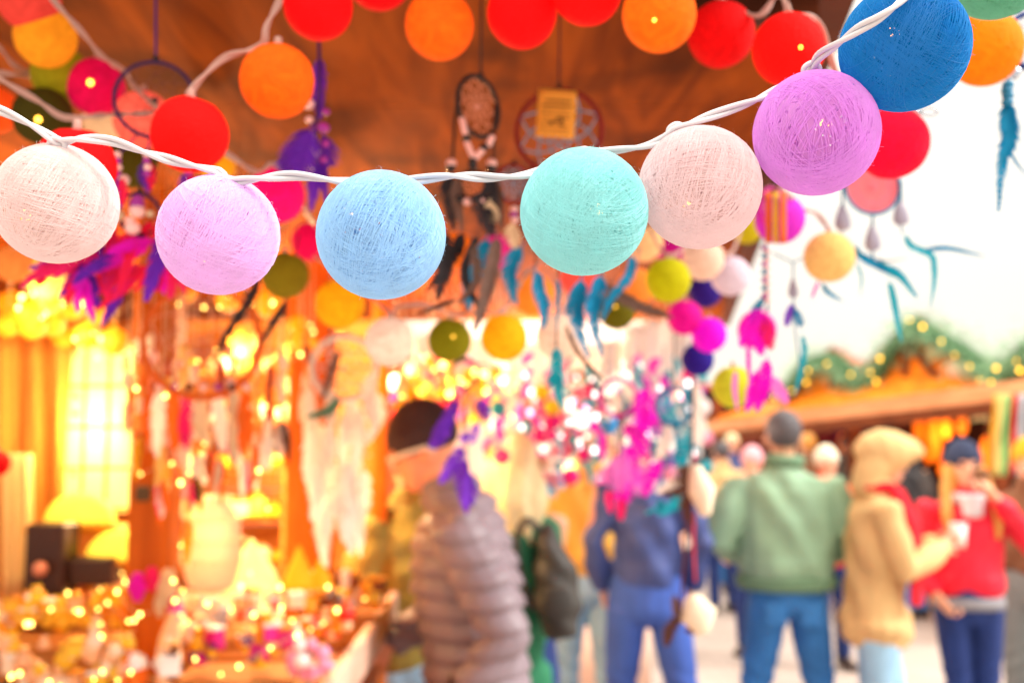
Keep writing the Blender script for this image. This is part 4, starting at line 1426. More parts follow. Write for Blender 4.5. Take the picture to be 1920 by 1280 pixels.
# counter
b = MB()
b.box((-1.35, 2.75, 1.045), (1.9, 2.5, .03), None, .004)
b.build('counter_top', WPALE, stall, smooth=False)
b = MB()
for i in range(16):
    b.box((-.44, 1.56 + i * .155, .52), (.025, .15, 1.0), None, .003)
b.build('counter_front', WPOST, stall, smooth=False)
b = MB()
b.box((-.405, 2.75, 1.09), (.03, 2.5, .1), None, .006)
b.build('counter_rail', WPALE, stall, smooth=False)
# posts


def post(px, d, w, zb, zt, dx=0.0):
    q = P(px, 800, d)
    b_ = MB()
    b_.prism([V(q.x - w / 2 - dx, q.y - w / 2, zb), V(q.x + w / 2 - dx, q.y - w / 2, zb), V(q.x + w / 2 - dx, q.y + w / 2, zb), V(q.x - w / 2 - dx, q.y + w / 2, zb)], (dx, 0, zt - zb))
    o_ = b_.build('post', WPOST, stall, smooth=False)
    bv = o_.modifiers.new('bevel', 'BEVEL')
    bv.width = .008
    bv.segments = 2


post(296, 2.4, .098, 1.06, RZ, .0)
post(584, 3.15, .13, 1.06, RZ)
post(714, 3.5, .055, 1.06, RZ)
post(716, 4.4, .08, 0, RZ)

# curtain
CURT = mat('amber_curtain_cloth', S(222, 160, 75), .9, .15, 5, .2, 60, trans=.25)
b = MB()
g = []
for i in range(10):
    row = []
    for j in range(60):
        t_ = j / 59
        p = P(-70 + t_ * 212, 622 + i * 55, 2.95)
        row.append(p + V(0, .03 * math.sin(t_ * 26 + i * .12) + .015 * math.sin(t_ * 61), .006 * math.sin(t_ * 9)))
    g.append(row)
b.sheet(g)
cu = tag(b.build('curtain', CURT, None), 'amber cloth curtain hanging in folds at the left of the stall', 'curtain')
cu.modifiers.new('thickness', 'SOLIDIFY').thickness = .003
CURT2 = mat('pale_curtain_cloth', S(232, 205, 150), .9, .1, 5, .2, 60)
b = MB()
g = []
for i in range(8):
    row = []
    for j in range(24):
        t_ = j / 23
        p = P(2 + t_ * 58, 850 + i * 38, 2.85)
        row.append(p + V(0, .02 * math.sin(t_ * 19 + i * .1), 0))
    g.append(row)
b.sheet(g)
cu = tag(b.build('curtain', CURT2, None), 'narrow pale cloth panel hanging in front of the amber curtain', 'curtain')
cu.modifiers.new('thickness', 'SOLIDIFY').thickness = .003

# lit paper lantern tower with a grid of openings
WHITE_WIRE = mat('pale_wire', S(240, 210, 170), .5)
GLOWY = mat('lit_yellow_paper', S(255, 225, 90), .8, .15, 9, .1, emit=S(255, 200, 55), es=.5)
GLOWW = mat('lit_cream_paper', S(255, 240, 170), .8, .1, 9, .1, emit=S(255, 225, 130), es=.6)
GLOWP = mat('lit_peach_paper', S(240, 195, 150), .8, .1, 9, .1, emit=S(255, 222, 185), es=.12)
GFRAME = mat('golden_frame_wood', S(215, 150, 30), .6)
GLOWT = mat('lit_pale_yellow_paper', S(255, 238, 170), .8, .15, 9, .1, emit=S(255, 228, 135), es=.45)
c = P(196, 800, 3.0)
t = thing('paper_lantern', 'tall lit yellow paper lantern tower with a grid frame beside the curtain', 'lantern', c + V(0, 0, -.3))
b = MB()
b.box(c, (.19, .12, .5), None, .01)
b.build('paper_shade', GLOWT, t)
for k in range(5):
    MB().box(c + V(0, -.0, -.24 + k * .12), (.2, .13, .009), None, .002).build('crossbar', GFRAME, t)
for k in range(2):
    MB().box(c + V(-.035 + k * .07, -.064, 0), (.009, .006, .48), None, .001).build('upright', GFRAME, t)
for k, (x, y) in enumerate(((140, 742), (140, 775), (136, 888), (134, 924))):
    q = P(x, y, 2.93)
    b = MB()
    b.loft([(q + V(-.006, 0, 0), .004, .004), (q, .009, .006), (q + V(.01, 0, -.004), .004, .004)], n=10)
    b.build('green_bow', mat('leaf_green_ribbon', S(95, 165, 40), .6), t)
lamp(t, c + V(0, -.16, .0), 2.5, (1, .72, .25), .06)


def dome_lamp(label, px, py, d, w):
    c_ = P(px, py, d)
    t_ = thing('dome_lamp', label, 'lamp', c_)
    b_ = MB()
    R_ = w / F * d / 2
    b_.ball(c_, (R_, R_ * .7, R_ * .85), 28, 12, z0=0.0)
    b_.build('lamp_shade', GLOWY, t_)
    b_ = MB()
    b_.loft([(c_ + V(0, 0, -.012), R_ * 1.03, R_ * .75), (c_ + V(0, 0, -.002), R_ * 1.05, R_ * .78)], n=28, dome=False)
    b_.build('lamp_base', GFRAME, t_)
    return t_


dome_lamp('upper lit yellow half dome lamp on the shelf below the lantern tower', 150, 978, 2.75, 130)
dome_lamp('lower lit yellow half dome lamp beside the wooden post', 222, 1045, 2.7, 120)
t = thing('shelf_unit', 'small golden shelf carrying the two half dome lamps', 'shelf', P(180, 1080, 2.8))
for (x, y, w_) in ((165, 990, 190), (235, 1055, 110)):
    q = P(x, y, 2.82)
    MB().box(q, (w_ / F * 2.8, .16, .016), None, .003).build('shelf_board', GFRAME, t)
for x in (110, 250):
    q = P(x, 1035, 2.86)
    MB().box(q, (.014, .03, .2), None, .003).build('upright', GFRAME, t)

# dark box
DBOX = mat('dark_brown_box', S(48, 22, 16), .5, .2)
c = P(98, 1045, 2.62)
t = thing('speaker_box', 'dark brown box with a pale round knob in front of the pale cloth panel', 'box', c + V(0, 0, -.08))
MB().box(c, (72 / F * 2.62, .1, 130 / F * 2.62), None, .006).build('box_body', DBOX, t, smooth=False)
MB().box(P(175, 1068, 2.64), (90 / F * 2.62, .08, 50 / F * 2.62), None, .006).build('box_side', DBOX, t, smooth=False)
b = MB()
b.loft([(P(75, 1066, 2.55), .019, .019), (P(75, 1066, 2.535), .017, .017)], n=20)
b.build('knob', mat('dusty_rose_plastic', S(190, 130, 110), .5), t)

# shelf with lit goods behind the post
t = thing('display_shelf', 'honey wood display shelf of lit goods between the two stout posts', 'shelf', P(450, 900, 3.9))
for y in (700, 790, 880, 970, 1060):
    q = P(455, y, 3.95)
    MB().box(q, (.62, .2, .018), None, .004).build('shelf_board', WWALL, t, smooth=False)
for x in (318, 545):
    q = P(x, 870, 3.95)
    MB().box(q, (.025, .2, .95), None, .004).build('side_panel', WWALL, t, smooth=False)
WARES = {}


def gift_box(c_, s_, m1, m2, label, group):
    t_ = thing('gift_box', label, 'box', c_, group)
    rt_ = Matrix.Rotation(rnd.uniform(-.6, .6), 3, 'Z')
    MB().box(c_ + V(0, 0, s_ * .4), (s_, s_, s_ * .8), rt_, s_ * .06).build('box_body', m1, t_, smooth=False)
    MB().box(c_ + V(0, 0, s_ * .88), (s_ * 1.08, s_ * 1.08, s_ * .2), rt_, s_ * .05).build('lid', m2, t_, smooth=False)
    return t_


def pouch(c_, s_, m1, m2, label, group):
    t_ = thing('drawstring_pouch', label, 'pouch', c_, group)
    b_ = MB()
    b_.loft([(c_ + V(0, 0, s_ * .12), s_ * .42, s_ * .34), (c_ + V(0, 0, s_ * .4), s_ * .55, s_ * .42), (c_ + V(0, 0, s_ * .75), s_ * .42, s_ * .34), (c_ + V(0, 0, s_ * .98), s_ * .15, s_ * .14), (c_ + V(0, 0, s_ * 1.2), s_ * .33, s_ * .25)], n=14, dome=False)
    b_.build('pouch_body', m1, t_)
    b_ = MB()
    b_.tube([c_ + V(s_ * .17 * math.cos(a), s_ * .16 * math.sin(a), s_ * .98) for a in [i * .5236 for i in range(12)]], s_ * .035, 6, True)
    b_.build('string', m2, t_)
    return t_


def jar(c_, s_, m1, m2, label, group):
    t_ = thing('glass_jar', label, 'jar', c_, group)
    b_ = MB()
    b_.loft([(c_, s_ * .4, s_ * .4), (c_ + V(0, 0, s_ * .15), s_ * .48, s_ * .48), (c_ + V(0, 0, s_ * .8), s_ * .48, s_ * .48), (c_ + V(0, 0, s_ * 1.0), s_ * .36, s_ * .36)], n=18, dome=False)
    b_.build('jar_body', m1, t_)
    b_ = MB()
    b_.loft([(c_ + V(0, 0, s_ * 1.0), s_ * .4, s_ * .4), (c_ + V(0, 0, s_ * 1.15), s_ * .4, s_ * .4)], n=18)
    b_.build('lid', m2, t_)
    return t_


def bauble(c_, s_, m1, m2, label, group):
    t_ = thing('bauble', label, 'bauble', c_, group)
    MB().ball(c_ + V(0, 0, s_ * .5), s_ * .5, 22, 14).build('bauble_ball', m1, t_)
    b_ = MB()
    b_.loft([(c_ + V(0, 0, s_ * .98), s_ * .12, s_ * .12), (c_ + V(0, 0, s_ * 1.1), s_ * .11, s_ * .11)], n=12)
    b_.build('cap', m2, t_)
    return t_


GOLD = mat('gold_foil', S(225, 165, 60), .28, .15, 30, .15, 90, metal=.7)
G = {'yellow': mat('yellow_glaze', S(245, 200, 50), .3, .15, 20, .05), 'amber': mat('amber_glaze', S(240, 160, 30), .3, .15, 20, .05), 'peach': mat('peach_glaze', S(245, 195, 150), .35, .1, 20, .05),
     'cream': mat('cream_glaze', S(245, 230, 205), .35, .08, 20, .05), 'white': mat('white_glaze', S(240, 240, 240), .35, .05, 20, .05), 'pink': mat('pink_glaze', S(240, 150, 185), .4, .1, 20, .05),
     'magenta': mat('magenta_glaze', S(220, 35, 150), .4, .1, 20, .05), 'purple': mat('purple_glaze', S(115, 55, 150), .45, .1, 20, .05), 'red': mat('red_glaze', S(220, 45, 30), .35, .1, 20, .05),
     'orange': mat('orange_glaze', S(240, 120, 35), .35, .1, 20, .05), 'brown': mat('brown_glaze', S(120, 65, 35), .45, .1, 20, .05), 'blue': mat('pale_blue_glaze', S(170, 195, 230), .35, .1, 20, .05)}
makers = [('gift box', gift_box), ('drawstring pouch', pouch), ('jar', jar), ('bauble', bauble)]
SG = 'lit wares on the display shelf'
for y in (700, 790, 880, 970, 1060):
    for x in range(335, 540, 30):
        px = x + rnd.uniform(-6, 6)
        kind, fn = makers[rnd.choice((0, 0, 2, 1, 3))]
        colr = rnd.choice(('yellow', 'cream', 'white', 'peach', 'amber', 'yellow'))
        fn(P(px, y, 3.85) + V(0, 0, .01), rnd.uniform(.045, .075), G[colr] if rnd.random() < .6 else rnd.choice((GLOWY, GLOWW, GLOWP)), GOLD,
           'warm toned %s on the %s board of the display shelf between the posts' % (kind, {700: 'top', 790: 'second', 880: 'middle', 970: 'fourth', 1060: 'bottom'}[y]), SG)


GLOWA = mat('lit_amber_paper', S(235, 150, 30), .8, .2, 14, .1, emit=S(255, 140, 8), es=.45)


def cone_lantern(label, px, py, d, w, h, m):
    c_ = P(px, py, d)
    t_ = thing('cone_lantern', label, 'lantern', c_)
    b_ = MB()
    W_, H_ = w / F * d / 2, h / F * d
    b_.loft([(c_, W_, W_ * .8), (c_ + V(0, 0, H_ * .3), W_ * .8, W_ * .66), (c_ + V(0, 0, H_ * .7), W_ * .38, W_ * .34), (c_ + V(0, 0, H_), W_ * .1, W_ * .1)], n=20)
    b_.build('paper_shade', m, t_)
    b_ = MB()
    b_.loft([(c_ + V(0, 0, -.02), W_ * .6, W_ * .5), (c_ + V(0, 0, -.004), W_ * .6, W_ * .5)], n=20)
    b_.build('foot', GFRAME, t_)
    return t_


c = P(398, 1010, 2.9)
l = thing('paper_lantern', 'large lit peach paper lantern standing right of the near post', 'lantern', c)
b = MB()
b.loft([(c + V(0, 0, -.12), .07, .06), (c + V(0, 0, -.06), .085, .07), (c + V(0, 0, .05), .08, .065), (c + V(0, 0, .1), .05, .045)], n=24)
b.build('paper_shade', GLOWP, l)
for k in range(5):
    a_ = .062 + .03 * math.sin(k * .8)
    MB().tube([c + V(math.cos(q * .314) * a_, math.sin(q * .314) * a_ * .85, -.12 + k * .06) for q in range(20)], .003, 6, True).build('hoop', WHITE_WIRE, l)
lamp(l, P(405, 1000, 2.72), .5, (1, .75, .4), .06)
cone_lantern('squat lit yellow lantern among the counter wares near the far post', 470, 1095, 3.0, 110, 80, GLOWW)
cone_lantern('small flame shaped yellow lantern at the foot of the stout post', 560, 1095, 2.85, 60, 70, GLOWA)
cone_lantern('small lit amber lantern beside the flame shaped one', 600, 1098, 2.9, 50, 50, GLOWA)

# wares heaped on the counter
CG = 'wares heaped on the stall counter'
n_w = 0
zones = [((0, 255), (1130, 1195), ('yellow', 'amber', 'peach', 'yellow', 'cream'), 2.45, 'left of the near post in the yellow heap', 26),
         ((40, 240), (1085, 1120), ('red', 'orange', 'amber', 'peach'), 2.75, 'in the reddish heap under the dark box', 16),
         ((0, 260), (1215, 1300), ('peach', 'cream', 'yellow', 'peach'), 2.15, 'in the pale front heap at the picture corner', 22),
         ((345, 560), (1130, 1180), ('white', 'cream', 'peach', 'red', 'blue'), 2.75, 'in the white heap right of the near post', 24),
         ((350, 560), (1190, 1250), ('purple', 'magenta', 'cream', 'amber', 'yellow'), 2.4, 'in the purple heap at the front right', 22),
         ((540, 640), (1215, 1275), ('pink', 'white', 'pink'), 2.25, 'in the pink row beside the counter rail', 9),
         ((560, 720), (1090, 1150), ('white', 'blue', 'yellow', 'brown', 'white', 'amber'), 3.0, 'in the far heap by the counter rail', 20),
         ((550, 650), (1150, 1200), ('peach', 'amber', 'red'), 2.6, 'in the amber heap by the counter rail', 14),
         ((230, 345), (1225, 1290), ('orange', 'peach', 'brown', 'white'), 2.15, 'at the foot of the near post', 10)]
for (xr, yr, cols_, d, where, n) in zones:
    for i in range(int(n * 1.6)):
        colr = rnd.choice(cols_)
        kind, fn = makers[rnd.choice((0, 1, 1, 2, 3))]
        q = P(rnd.uniform(*xr), rnd.uniform(*yr), d)
        s_ = rnd.uniform(.024, .044)
        q = V(q.x, q.y, max(1.062, q.z))
        fn(q - V(0, 0, .0), s_, G[colr], GOLD if rnd.random() < .5 else G['white'], '%s %s %s' % (colr, kind, where), CG)
        n_w += 1
# display trays beneath the heaps
TRAY = mat('wicker_tray', S(190, 130, 70), .8, .25, 40, .5, 120)
for (x, y, d, w_, lab) in ((125, 1200, 2.5, .34, 'wicker tray under the yellow heap of wares'), (150, 1122, 2.78, .3, 'wicker tray under the reddish heap below the dark box'), (125, 1310, 2.15, .36, 'wicker tray under the pale front heap'),
                           (450, 1185, 2.75, .32, 'wicker tray under the white heap'), (450, 1262, 2.4, .3, 'wicker tray under the purple heap'), (640, 1150, 3.0, .26, 'wicker tray under the far heap by the rail')):
    c = P(x, y, d)
    t = thing('display_tray', lab, 'tray', c)
    zb = 1.062
    hgt = max(.02, c.z - zb)
    b = MB()
    b.box((c.x, c.y, zb + hgt / 2), (w_, .26, hgt), None, .012)
    b.build('tray_base', TRAY, t, smooth=False)
    b = MB()
    b.tube([V(c.x + sx * w_ / 2, c.y + sy * .13, zb + hgt + .008) for sx, sy in ((-1, -1), (1, -1), (1, 1), (-1, 1))], .009, 8, True)
    b.build('rim', TRAY, t)
MB_ = MB()
t = thing('wooden_stick', 'brown wooden stick lying across the yellow heap', 'stick', P(155, 1210, 2.4))
MB().tube([P(133, 1235, 2.38), P(172, 1190, 2.42)], .008, 8).build('stick_shaft', WDARK, t)
# blossom on the near post
t = thing('cloth_flower', 'magenta and cream cloth flower tied low on the near post', 'flower', P(300, 1110, 2.3))
for (x, y, m_, w_, h_) in ((258, 1100, MAG, .022, .03), (285, 1085, PINK, .02, .026), (315, 1100, CREAM, .026, .04), (300, 1130, CREAM, .014, .03), (332, 1145, LPINK, .02, .024), (325, 1125, PINK, .016, .02)):
    c = P(x, y, 2.28)
    b = MB()
    b.loft([(c + V(0, 0, h_), w_ * .5, .004), (c + V(0, -.004, 0), w_, .006), (c + V(0, 0, -h_), w_ * .4, .004)], n=12)
    b.build('petal', m_, t)
t = thing('paper_cone', 'pale peach paper cone standing against the foot of the near post', 'ornament', P(310, 1230, 2.25))
c = P(315, 1245, 2.24)
b = MB()
b.loft([(c, .03, .03), (c + V(.003, 0, .06), .024, .024), (c + V(.008, 0, .11), .01, .01)], n=16)
b.build('cone_body', mat('peach_paper', S(245, 205, 160), .8), t)
# small black clip on the post, red rosette
t = thing('dark_pad', 'small dark pad fixed on the near post', 'pad', P(268, 925, 2.33))
MB().box(P(268, 925, 2.33), (.035, .012, .035), None, .004).build('pad_block', mat('dark_olive_plastic', S(85, 65, 35), .6), t, smooth=False)

# ---- fairy lights
FAIRY = mat('fairy_led', S(255, 215, 120), .3, 0, 5, 0, emit=S(255, 200, 95), es=6.5)
FWIRE = mat('thin_clear_wire', S(215, 190, 150), .4)


def fairy(label, pts, n, d, jit=10, r=.0045, m=FAIRY, wire=True, grp='fairy light strings'):
    path = catmull([P(x, y, dd) for x, y, dd in pts], 12)
    t_ = thing('fairy_light_string', label, 'string light', path[0], grp)
    q = []
    bs = []
    for i in range(n):
        f = i / max(1, n - 1) * (len(path) - 1)
        k = min(int(f), len(path) - 2)
        p = path[k].lerp(path[k + 1], f - k)
        o = V(rnd.uniform(-1, 1), rnd.uniform(-.5, .5), rnd.uniform(-1, 1)) * (2.0 * jit / F * d)
        q.append(p + o)
    if wire:
        MB().tube(catmull(q, 3), .0007, 4).build('wire', FWIRE, t_)
    for p in q:
        r2 = r * rnd.choice((.55, .7, .85, 1.1))
        MB().ball(p, (r2, r2, r2 * 1.25), 10, 8).build('bulb', m, t_)
    return t_


fairy('warm fairy lights strewn over the yellow heap left of the near post', [(0, 1150, 2.3), (60, 1165, 2.3), (130, 1130, 2.3), (180, 1170, 2.3), (240, 1150, 2.3), (255, 1190, 2.25), (200, 1200, 2.25), (215, 1170, 2.25)], 14, 2.3, 14)
fairy('warm fairy lights on the reddish heap under the dark box', [(60, 1120, 2.6), (100, 1100, 2.6), (130, 1130, 2.6), (200, 1125, 2.6), (215, 1098, 2.6), (280, 1085, 2.3)], 11, 2.6, 12)
fairy('warm fairy lights on the pale front heap in the corner', [(10, 1250, 2.05), (60, 1265, 2.05), (130, 1268, 2.05), (200, 1265, 2.05), (230, 1258, 2.05)], 9, 2.05, 10)
fairy('warm fairy lights winding up the near post past the flower', [(320, 1200, 2.3), (350, 1125, 2.25), (320, 1090, 2.25), (345, 1010, 2.25), (345, 925, 2.3), (380, 880, 2.3), (278, 868, 2.3), (235, 940, 2.4)], 11, 2.3, 8)
fairy('warm fairy lights over the white heap right of the near post', [(355, 1150, 2.6), (395, 1140, 2.6), (430, 1150, 2.6), (460, 1125, 2.6), (470, 1165, 2.55), (500, 1170, 2.55), (560, 1160, 2.55)], 8, 2.6, 10)
fairy('warm fairy lights over the purple heap at the counter front', [(375, 1250, 2.2), (410, 1258, 2.2), (450, 1258, 2.2), (530, 1205, 2.3), (570, 1200, 2.3), (590, 1185, 2.4), (600, 1160, 2.5)], 8, 2.2, 8)
fairy('warm fairy lights drooping across the display shelf', [(362, 680, 3.0), (400, 660, 3.0), (435, 685, 3.0), (490, 712, 3.0), (515, 680, 3.0), (560, 650, 3.0), (580, 612, 3.0), (580, 660, 3.0), (500, 745, 3.0), (486, 748, 3.0)], 18, 3.0, 8)
fairy('warm fairy lights dangling below the big orange hoop', [(396, 726, 2.5), (375, 785, 2.5), (396, 790, 2.5), (445, 828, 2.5), (300, 765, 2.5), (250, 785, 2.5), (270, 850, 2.5)], 9, 2.5, 8)
fairy('warm fairy lights under the canopy behind the creamy ball', [(20, 590, 2.4), (50, 548, 2.4), (90, 610, 2.4), (130, 575, 2.4), (190, 650, 2.4), (140, 640, 2.4), (300, 560, 2.4), (385, 570, 2.4), (435, 560, 2.4), (520, 570, 2.4)], 18, 2.4, 8)

# yellow globes glowing under the canopy, lamps that light the stall
GLOBE = mat('lit_amber_globe', S(225, 120, 15), .7, .1, 12, .2, 90, emit=S(255, 140, 12), es=.6)
GG = 'amber globe lights clustered under the canopy'
gl = [(48, 585, 24), (90, 560, 30), (60, 610, 26), (95, 605, 26), (135, 575, 24), (165, 628, 25), (120, 632, 20), (20, 570, 24), (215, 640, 26), (15, 610, 22), (180, 590, 18), (430, 560, 24), (505, 570, 26), (560, 610, 18), (565, 640, 22), (585, 655, 20), (500, 712, 18), (525, 690, 20), (520, 745, 20), (350, 545, 20)]
for i, (x, y, r) in enumerate(gl):
    d = rnd.uniform(2.6, 2.9)
    R = r / F * d
    c = P(x, y, d)
    where = 'at the left under the creamy ball' if x < 250 else 'behind the lilac ball and the display shelf'
    t = thing('globe_light', '%s amber globe light in the cluster %s' % ('large' if r > 24 else 'medium' if r > 20 else 'small', where), 'string light', c, GG)
    MB().ball(c, R, 24, 16).build('globe', GLOBE, t)
    MB().loft([(c + V(0, 0, R * .95), R * .2, R * .2), (c + V(0, 0, R * 1.25), R * .16, R * .16)], n=10).build('cap', GFRAME, t)
    cord(t, [c + V(0, 0, R * 1.25), V(c.x, c.y, max(RZ - .03, c.z + R * 1.5))], .0012, FWIRE, 'hanging_cord')
# hanging fill lamps added to brighten the inside of the stall
LSH = mat('amber_fill_lamp_shade', S(245, 170, 60), .7, .15, 30, .2, emit=S(255, 175, 60), es=.6)
for i, (x, y, d, e, lab) in enumerate(((455, 640, 3.4, 40, 'pierced amber pendant lamp between the posts above the display shelf'), (85, 520, 2.5, 11, 'pierced amber pendant lamp above the amber globes at the left'), (640, 590, 3.9, 34, 'pierced amber pendant lamp near the far end of the stall'))):
    c = P(x, y, d)
    t = thing('added_fill_lamp', lab, 'lamp', c)
    b = MB()
    b.loft([(c + V(0, 0, -.035), .03, .03), (c + V(0, 0, 0), .05, .05), (c + V(0, 0, .035), .03, .03)], n=18)
    b.build('lamp_shade', LSH, t)
    cord(t, [c + V(0, 0, .05), V(c.x, c.y, RZ - .01)], .003, CORD, 'hanging_cord')
    lamp(t, c + V(0, -.1, -.15), e, (1, .66, .3), .05)

# strands of beads, shells and feathers hanging round the near post
BEADM = [mat('amber_bead', S(240, 150, 50), .3, .15, 60, 0), mat('cream_shell_bead', S(248, 225, 190), .4, .1, 60, 0), mat('rust_bead', S(190, 80, 30), .4, .15, 60, 0), BPINK, mat('honey_bead', S(245, 190, 90), .3, .15, 60, 0)]
STR = [(262, 650, 860), (285, 640, 800), (312, 690, 905), (340, 660, 850), (366, 700, 930), (392, 730, 880), (415, 690, 900), (436, 660, 840), (460, 720, 890), (482, 690, 870), (505, 700, 850), (528, 680, 830), (350, 880, 1010), (300, 830, 935), (240, 680, 790), (575, 640, 760)]
for i, (x, y0, y1) in enumerate(STR):
    d = rnd.uniform(2.05, 2.35)
    kind = ('cream', 'amber', 'rust', 'pink')[i % 4]
    t = thing('bead_strand', '%s strand of %s beads and feathers hanging %s' % ('long' if y1 - y0 > 175 else 'medium' if y1 - y0 > 140 else 'short', kind, 'by the near post' if x < 345 else 'before the left half of the shelf' if x < 450 else 'before the right half of the shelf'),
              'bead strand', P(x, y0, d), 'bead strands inside the stall')
    top_ = P(x, y0, d)
    cd = cord(t, [V(top_.x, top_.y, max(top_.z, RZ - .02)), top_, P(x + rnd.uniform(-8, 8), y1, d)], .0012, FWIRE, 'thread')
    y = y0
    while y < y1 - 40:
        q = P(x + rnd.uniform(-4, 4), y, d)
        ln = rnd.uniform(.012, .04)
        bead(cd, q, rnd.uniform(.005, .011), BEADM[(i + rnd.randrange(3)) % 5], V(rnd.uniform(-.2, .2), 0, 1), ln)
        y += ln / d * F * .75 + rnd.uniform(4, 16)
    for k in range(rnd.randrange(2, 5)):
        a = rnd.uniform(-14, 14)
        pfeather(t, [(x, y1 - 45), (x + a * .6, y1 - 10), (x + a, y1 + rnd.uniform(15, 50))], d, rnd.uniform(14, 24), (CREAM, ORAF, BROWNF, PINK, WHITEF, YELF)[rnd.randrange(6)], 14)
for i, (pts, lab) in enumerate((([(255, 700, 2.1), (290, 760, 2.1), (330, 800, 2.1), (360, 900, 2.1), (395, 850, 2.1), (430, 930, 2.1), (470, 860, 2.1), (510, 930, 2.1), (540, 850, 2.1)], 'warm fairy lights threaded through the bead strands'),
                               ([(230, 1100, 2.1), (330, 1130, 2.1), (400, 1100, 2.1), (470, 1060, 2.2), (520, 1120, 2.2), (600, 1130, 2.3), (680, 1100, 2.6)], 'warm fairy lights looping along the back of the counter wares'))):
    fairy(lab, pts, 11, 2.1, 16)
# ================================================================== FAR CLUTTER OVER THE WALKWAY
# neighbouring stall further along the row: pale cloth walls, white roof valance
CANV = mat('white_canvas', S(240, 232, 228), .85, .06, 6, .15, 40, trans=.3)
CANVP = mat('peach_canvas', S(250, 225, 210), .85, .06, 6, .15, 40, trans=.25)
nb = thing('market_stall', 'pale canvas stall hung with colourful trinkets further along the row', 'stall', (-.4, 7.2, 0))
b = MB()
g = []
for i in range(8):
    g.append([V(-2.6 + j * .14, 6.6 + .03 * math.sin(j * 1.7 + i * .2), .02 + i * .36) for j in range(26)])
b.sheet(g)
o = b.build('canvas_wall', CANVP, nb)
o.modifiers.new('thickness', 'SOLIDIFY').thickness = .004
b = MB()
b.prism([V(-2.8, 5.9, 2.55), V(1.05, 5.9, 2.42), V(1.15, 8.5, 2.42), V(-2.8, 8.5, 2.55)], (0, 0, .03))
b.build('roof', CANV, nb, smooth=False)
b = MB()
g = []
for i in range(5):
    g.append([V(-2.75 + j * .095, 5.88 + .012 * math.sin(j * 2.1), 2.56 - j * .0034 - i * .055 - (.05 * abs(math.sin(j * .8)) if i == 4 else 0)) for j in range(41)])
b.sheet(g)
o = b.build('valance', CANV, nb)
o.modifiers.new('thickness', 'SOLIDIFY').thickness = .004
for x in (-.6, 1.0):
    MB().box((x, 6.0, 1.2), (.06, .06, 2.4), None, .006).build('post', WPALE, nb, smooth=False)
MB().box((-.9, 6.2, .5), (1.5, .6, 1.0), None, .01).build('counter', WPOST, nb, smooth=False)
t = thing('added_fill_lamp', 'bright white pendant lamp in the pale canvas stall behind the hanging trinkets', 'lamp', P(930, 720, 5.8))
c = P(930, 720, 5.8)
b = MB()
b.loft([(c + V(0, 0, -.05), .05, .05), (c + V(0, 0, .02), .08, .08), (c + V(0, 0, .06), .03, .03)], n=18)
b.build('lamp_shade', mat('white_fill_lamp_shade', S(255, 235, 205), .7, .05, 10, 0, emit=S(255, 232, 200), es=1.3), t)
lamp(t, c + V(.3, -.6, -.1), 60, (1, .8, .62), .08)  # added light, brightens the canvas behind the trinkets
# white scarves hanging in the light
for i, (x, y0, y1, w_) in enumerate(((1190, 610, 720, 34), (1225, 600, 735, 36), (1262, 590, 715, 30), (1285, 600, 690, 24), (1140, 640, 740, 30))):
    b = MB()
    g = []
    for k in range(10):
        yy = y0 + (y1 - y0) * k / 9
        g.append([P(x + (j / 8 - .5) * w_, yy + 4 * math.sin(j + i), 3.6) + V(0, .012 * math.sin(j * 1.5 + i + k * .1), 0) for j in range(9)])
    b.sheet(g)
    o = tag(b.build('hanging_scarf', mat('white_silk', S(250, 248, 248), .5, .03, trans=.45), None),
            ('white scarf hanging behind the lime ball, %s' % ('nearest the mint ball', 'second from the mint ball', 'third from the mint ball', 'nearest the sky', 'lowest and widest of them')[i]), 'scarf', 'white scarves in the light')
    o.modifiers.new('thickness', 'SOLIDIFY').thickness = .002

# strings of pompoms
PCOL = {'yellow': S(250, 215, 50), 'white': S(245, 240, 240), 'pink': S(250, 165, 200), 'hot pink': S(240, 40, 150), 'red': S(230, 40, 40), 'orange': S(250, 140, 50), 'peach': S(250, 205, 175), 'teal': S(60, 185, 200), 'violet': S(170, 90, 220)}
PM = {k: mat('pompom_' + k.replace(' ', '_'), v, .9, .1, 40, .5, 200, trans=.25) for k, v in PCOL.items()}
PGL = {'yellow': mat('lit_pompom_yellow', S(255, 215, 80), .8, .1, 20, .2, emit=S(255, 215, 70), es=.9), 'white': mat('lit_pompom_white', S(255, 240, 220), .8, .1, 20, .2, emit=S(255, 238, 215), es=.95)}  # pompom copies with a glow put into the colour
pom = MB().ball((0, 0, 0), 1.0, 14, 10).mesh('pompom')
pom_me = {}


def pom_mesh(m_):
    if m_.name not in pom_me:
        q = pom.copy()
        q.materials.append(m_)
        pom_me[m_.name] = q
    return pom_me[m_.name]


def garland(i, px, y0, y1, d, cols_, lab):
    t_ = thing('pompom_string', lab, 'garland', P(px, y0, d), 'pompom strings hanging over the walkway')
    n_ = int((y1 - y0) / 26)
    cord(t_, [P(px, y0 - 160, d), P(px + 2, y1, d)], .0012, NETW, 'thread')
    for k in range(n_):
        cn = rnd.choice(cols_)
        m_ = PM[cn]
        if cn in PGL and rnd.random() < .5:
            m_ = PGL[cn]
        r_ = rnd.uniform(8, 18) / F * d
        c_ = P(px + rnd.uniform(-9, 9), y0 + (k + .5) * (y1 - y0) / n_, d + rnd.uniform(-.1, .1))
        o_ = bpy.data.objects.new('pompom', pom_mesh(m_))
        COL.objects.link(o_)
        o_.parent = t_
        o_.location = c_ - t_.location
        o_.scale = (r_, r_, r_)


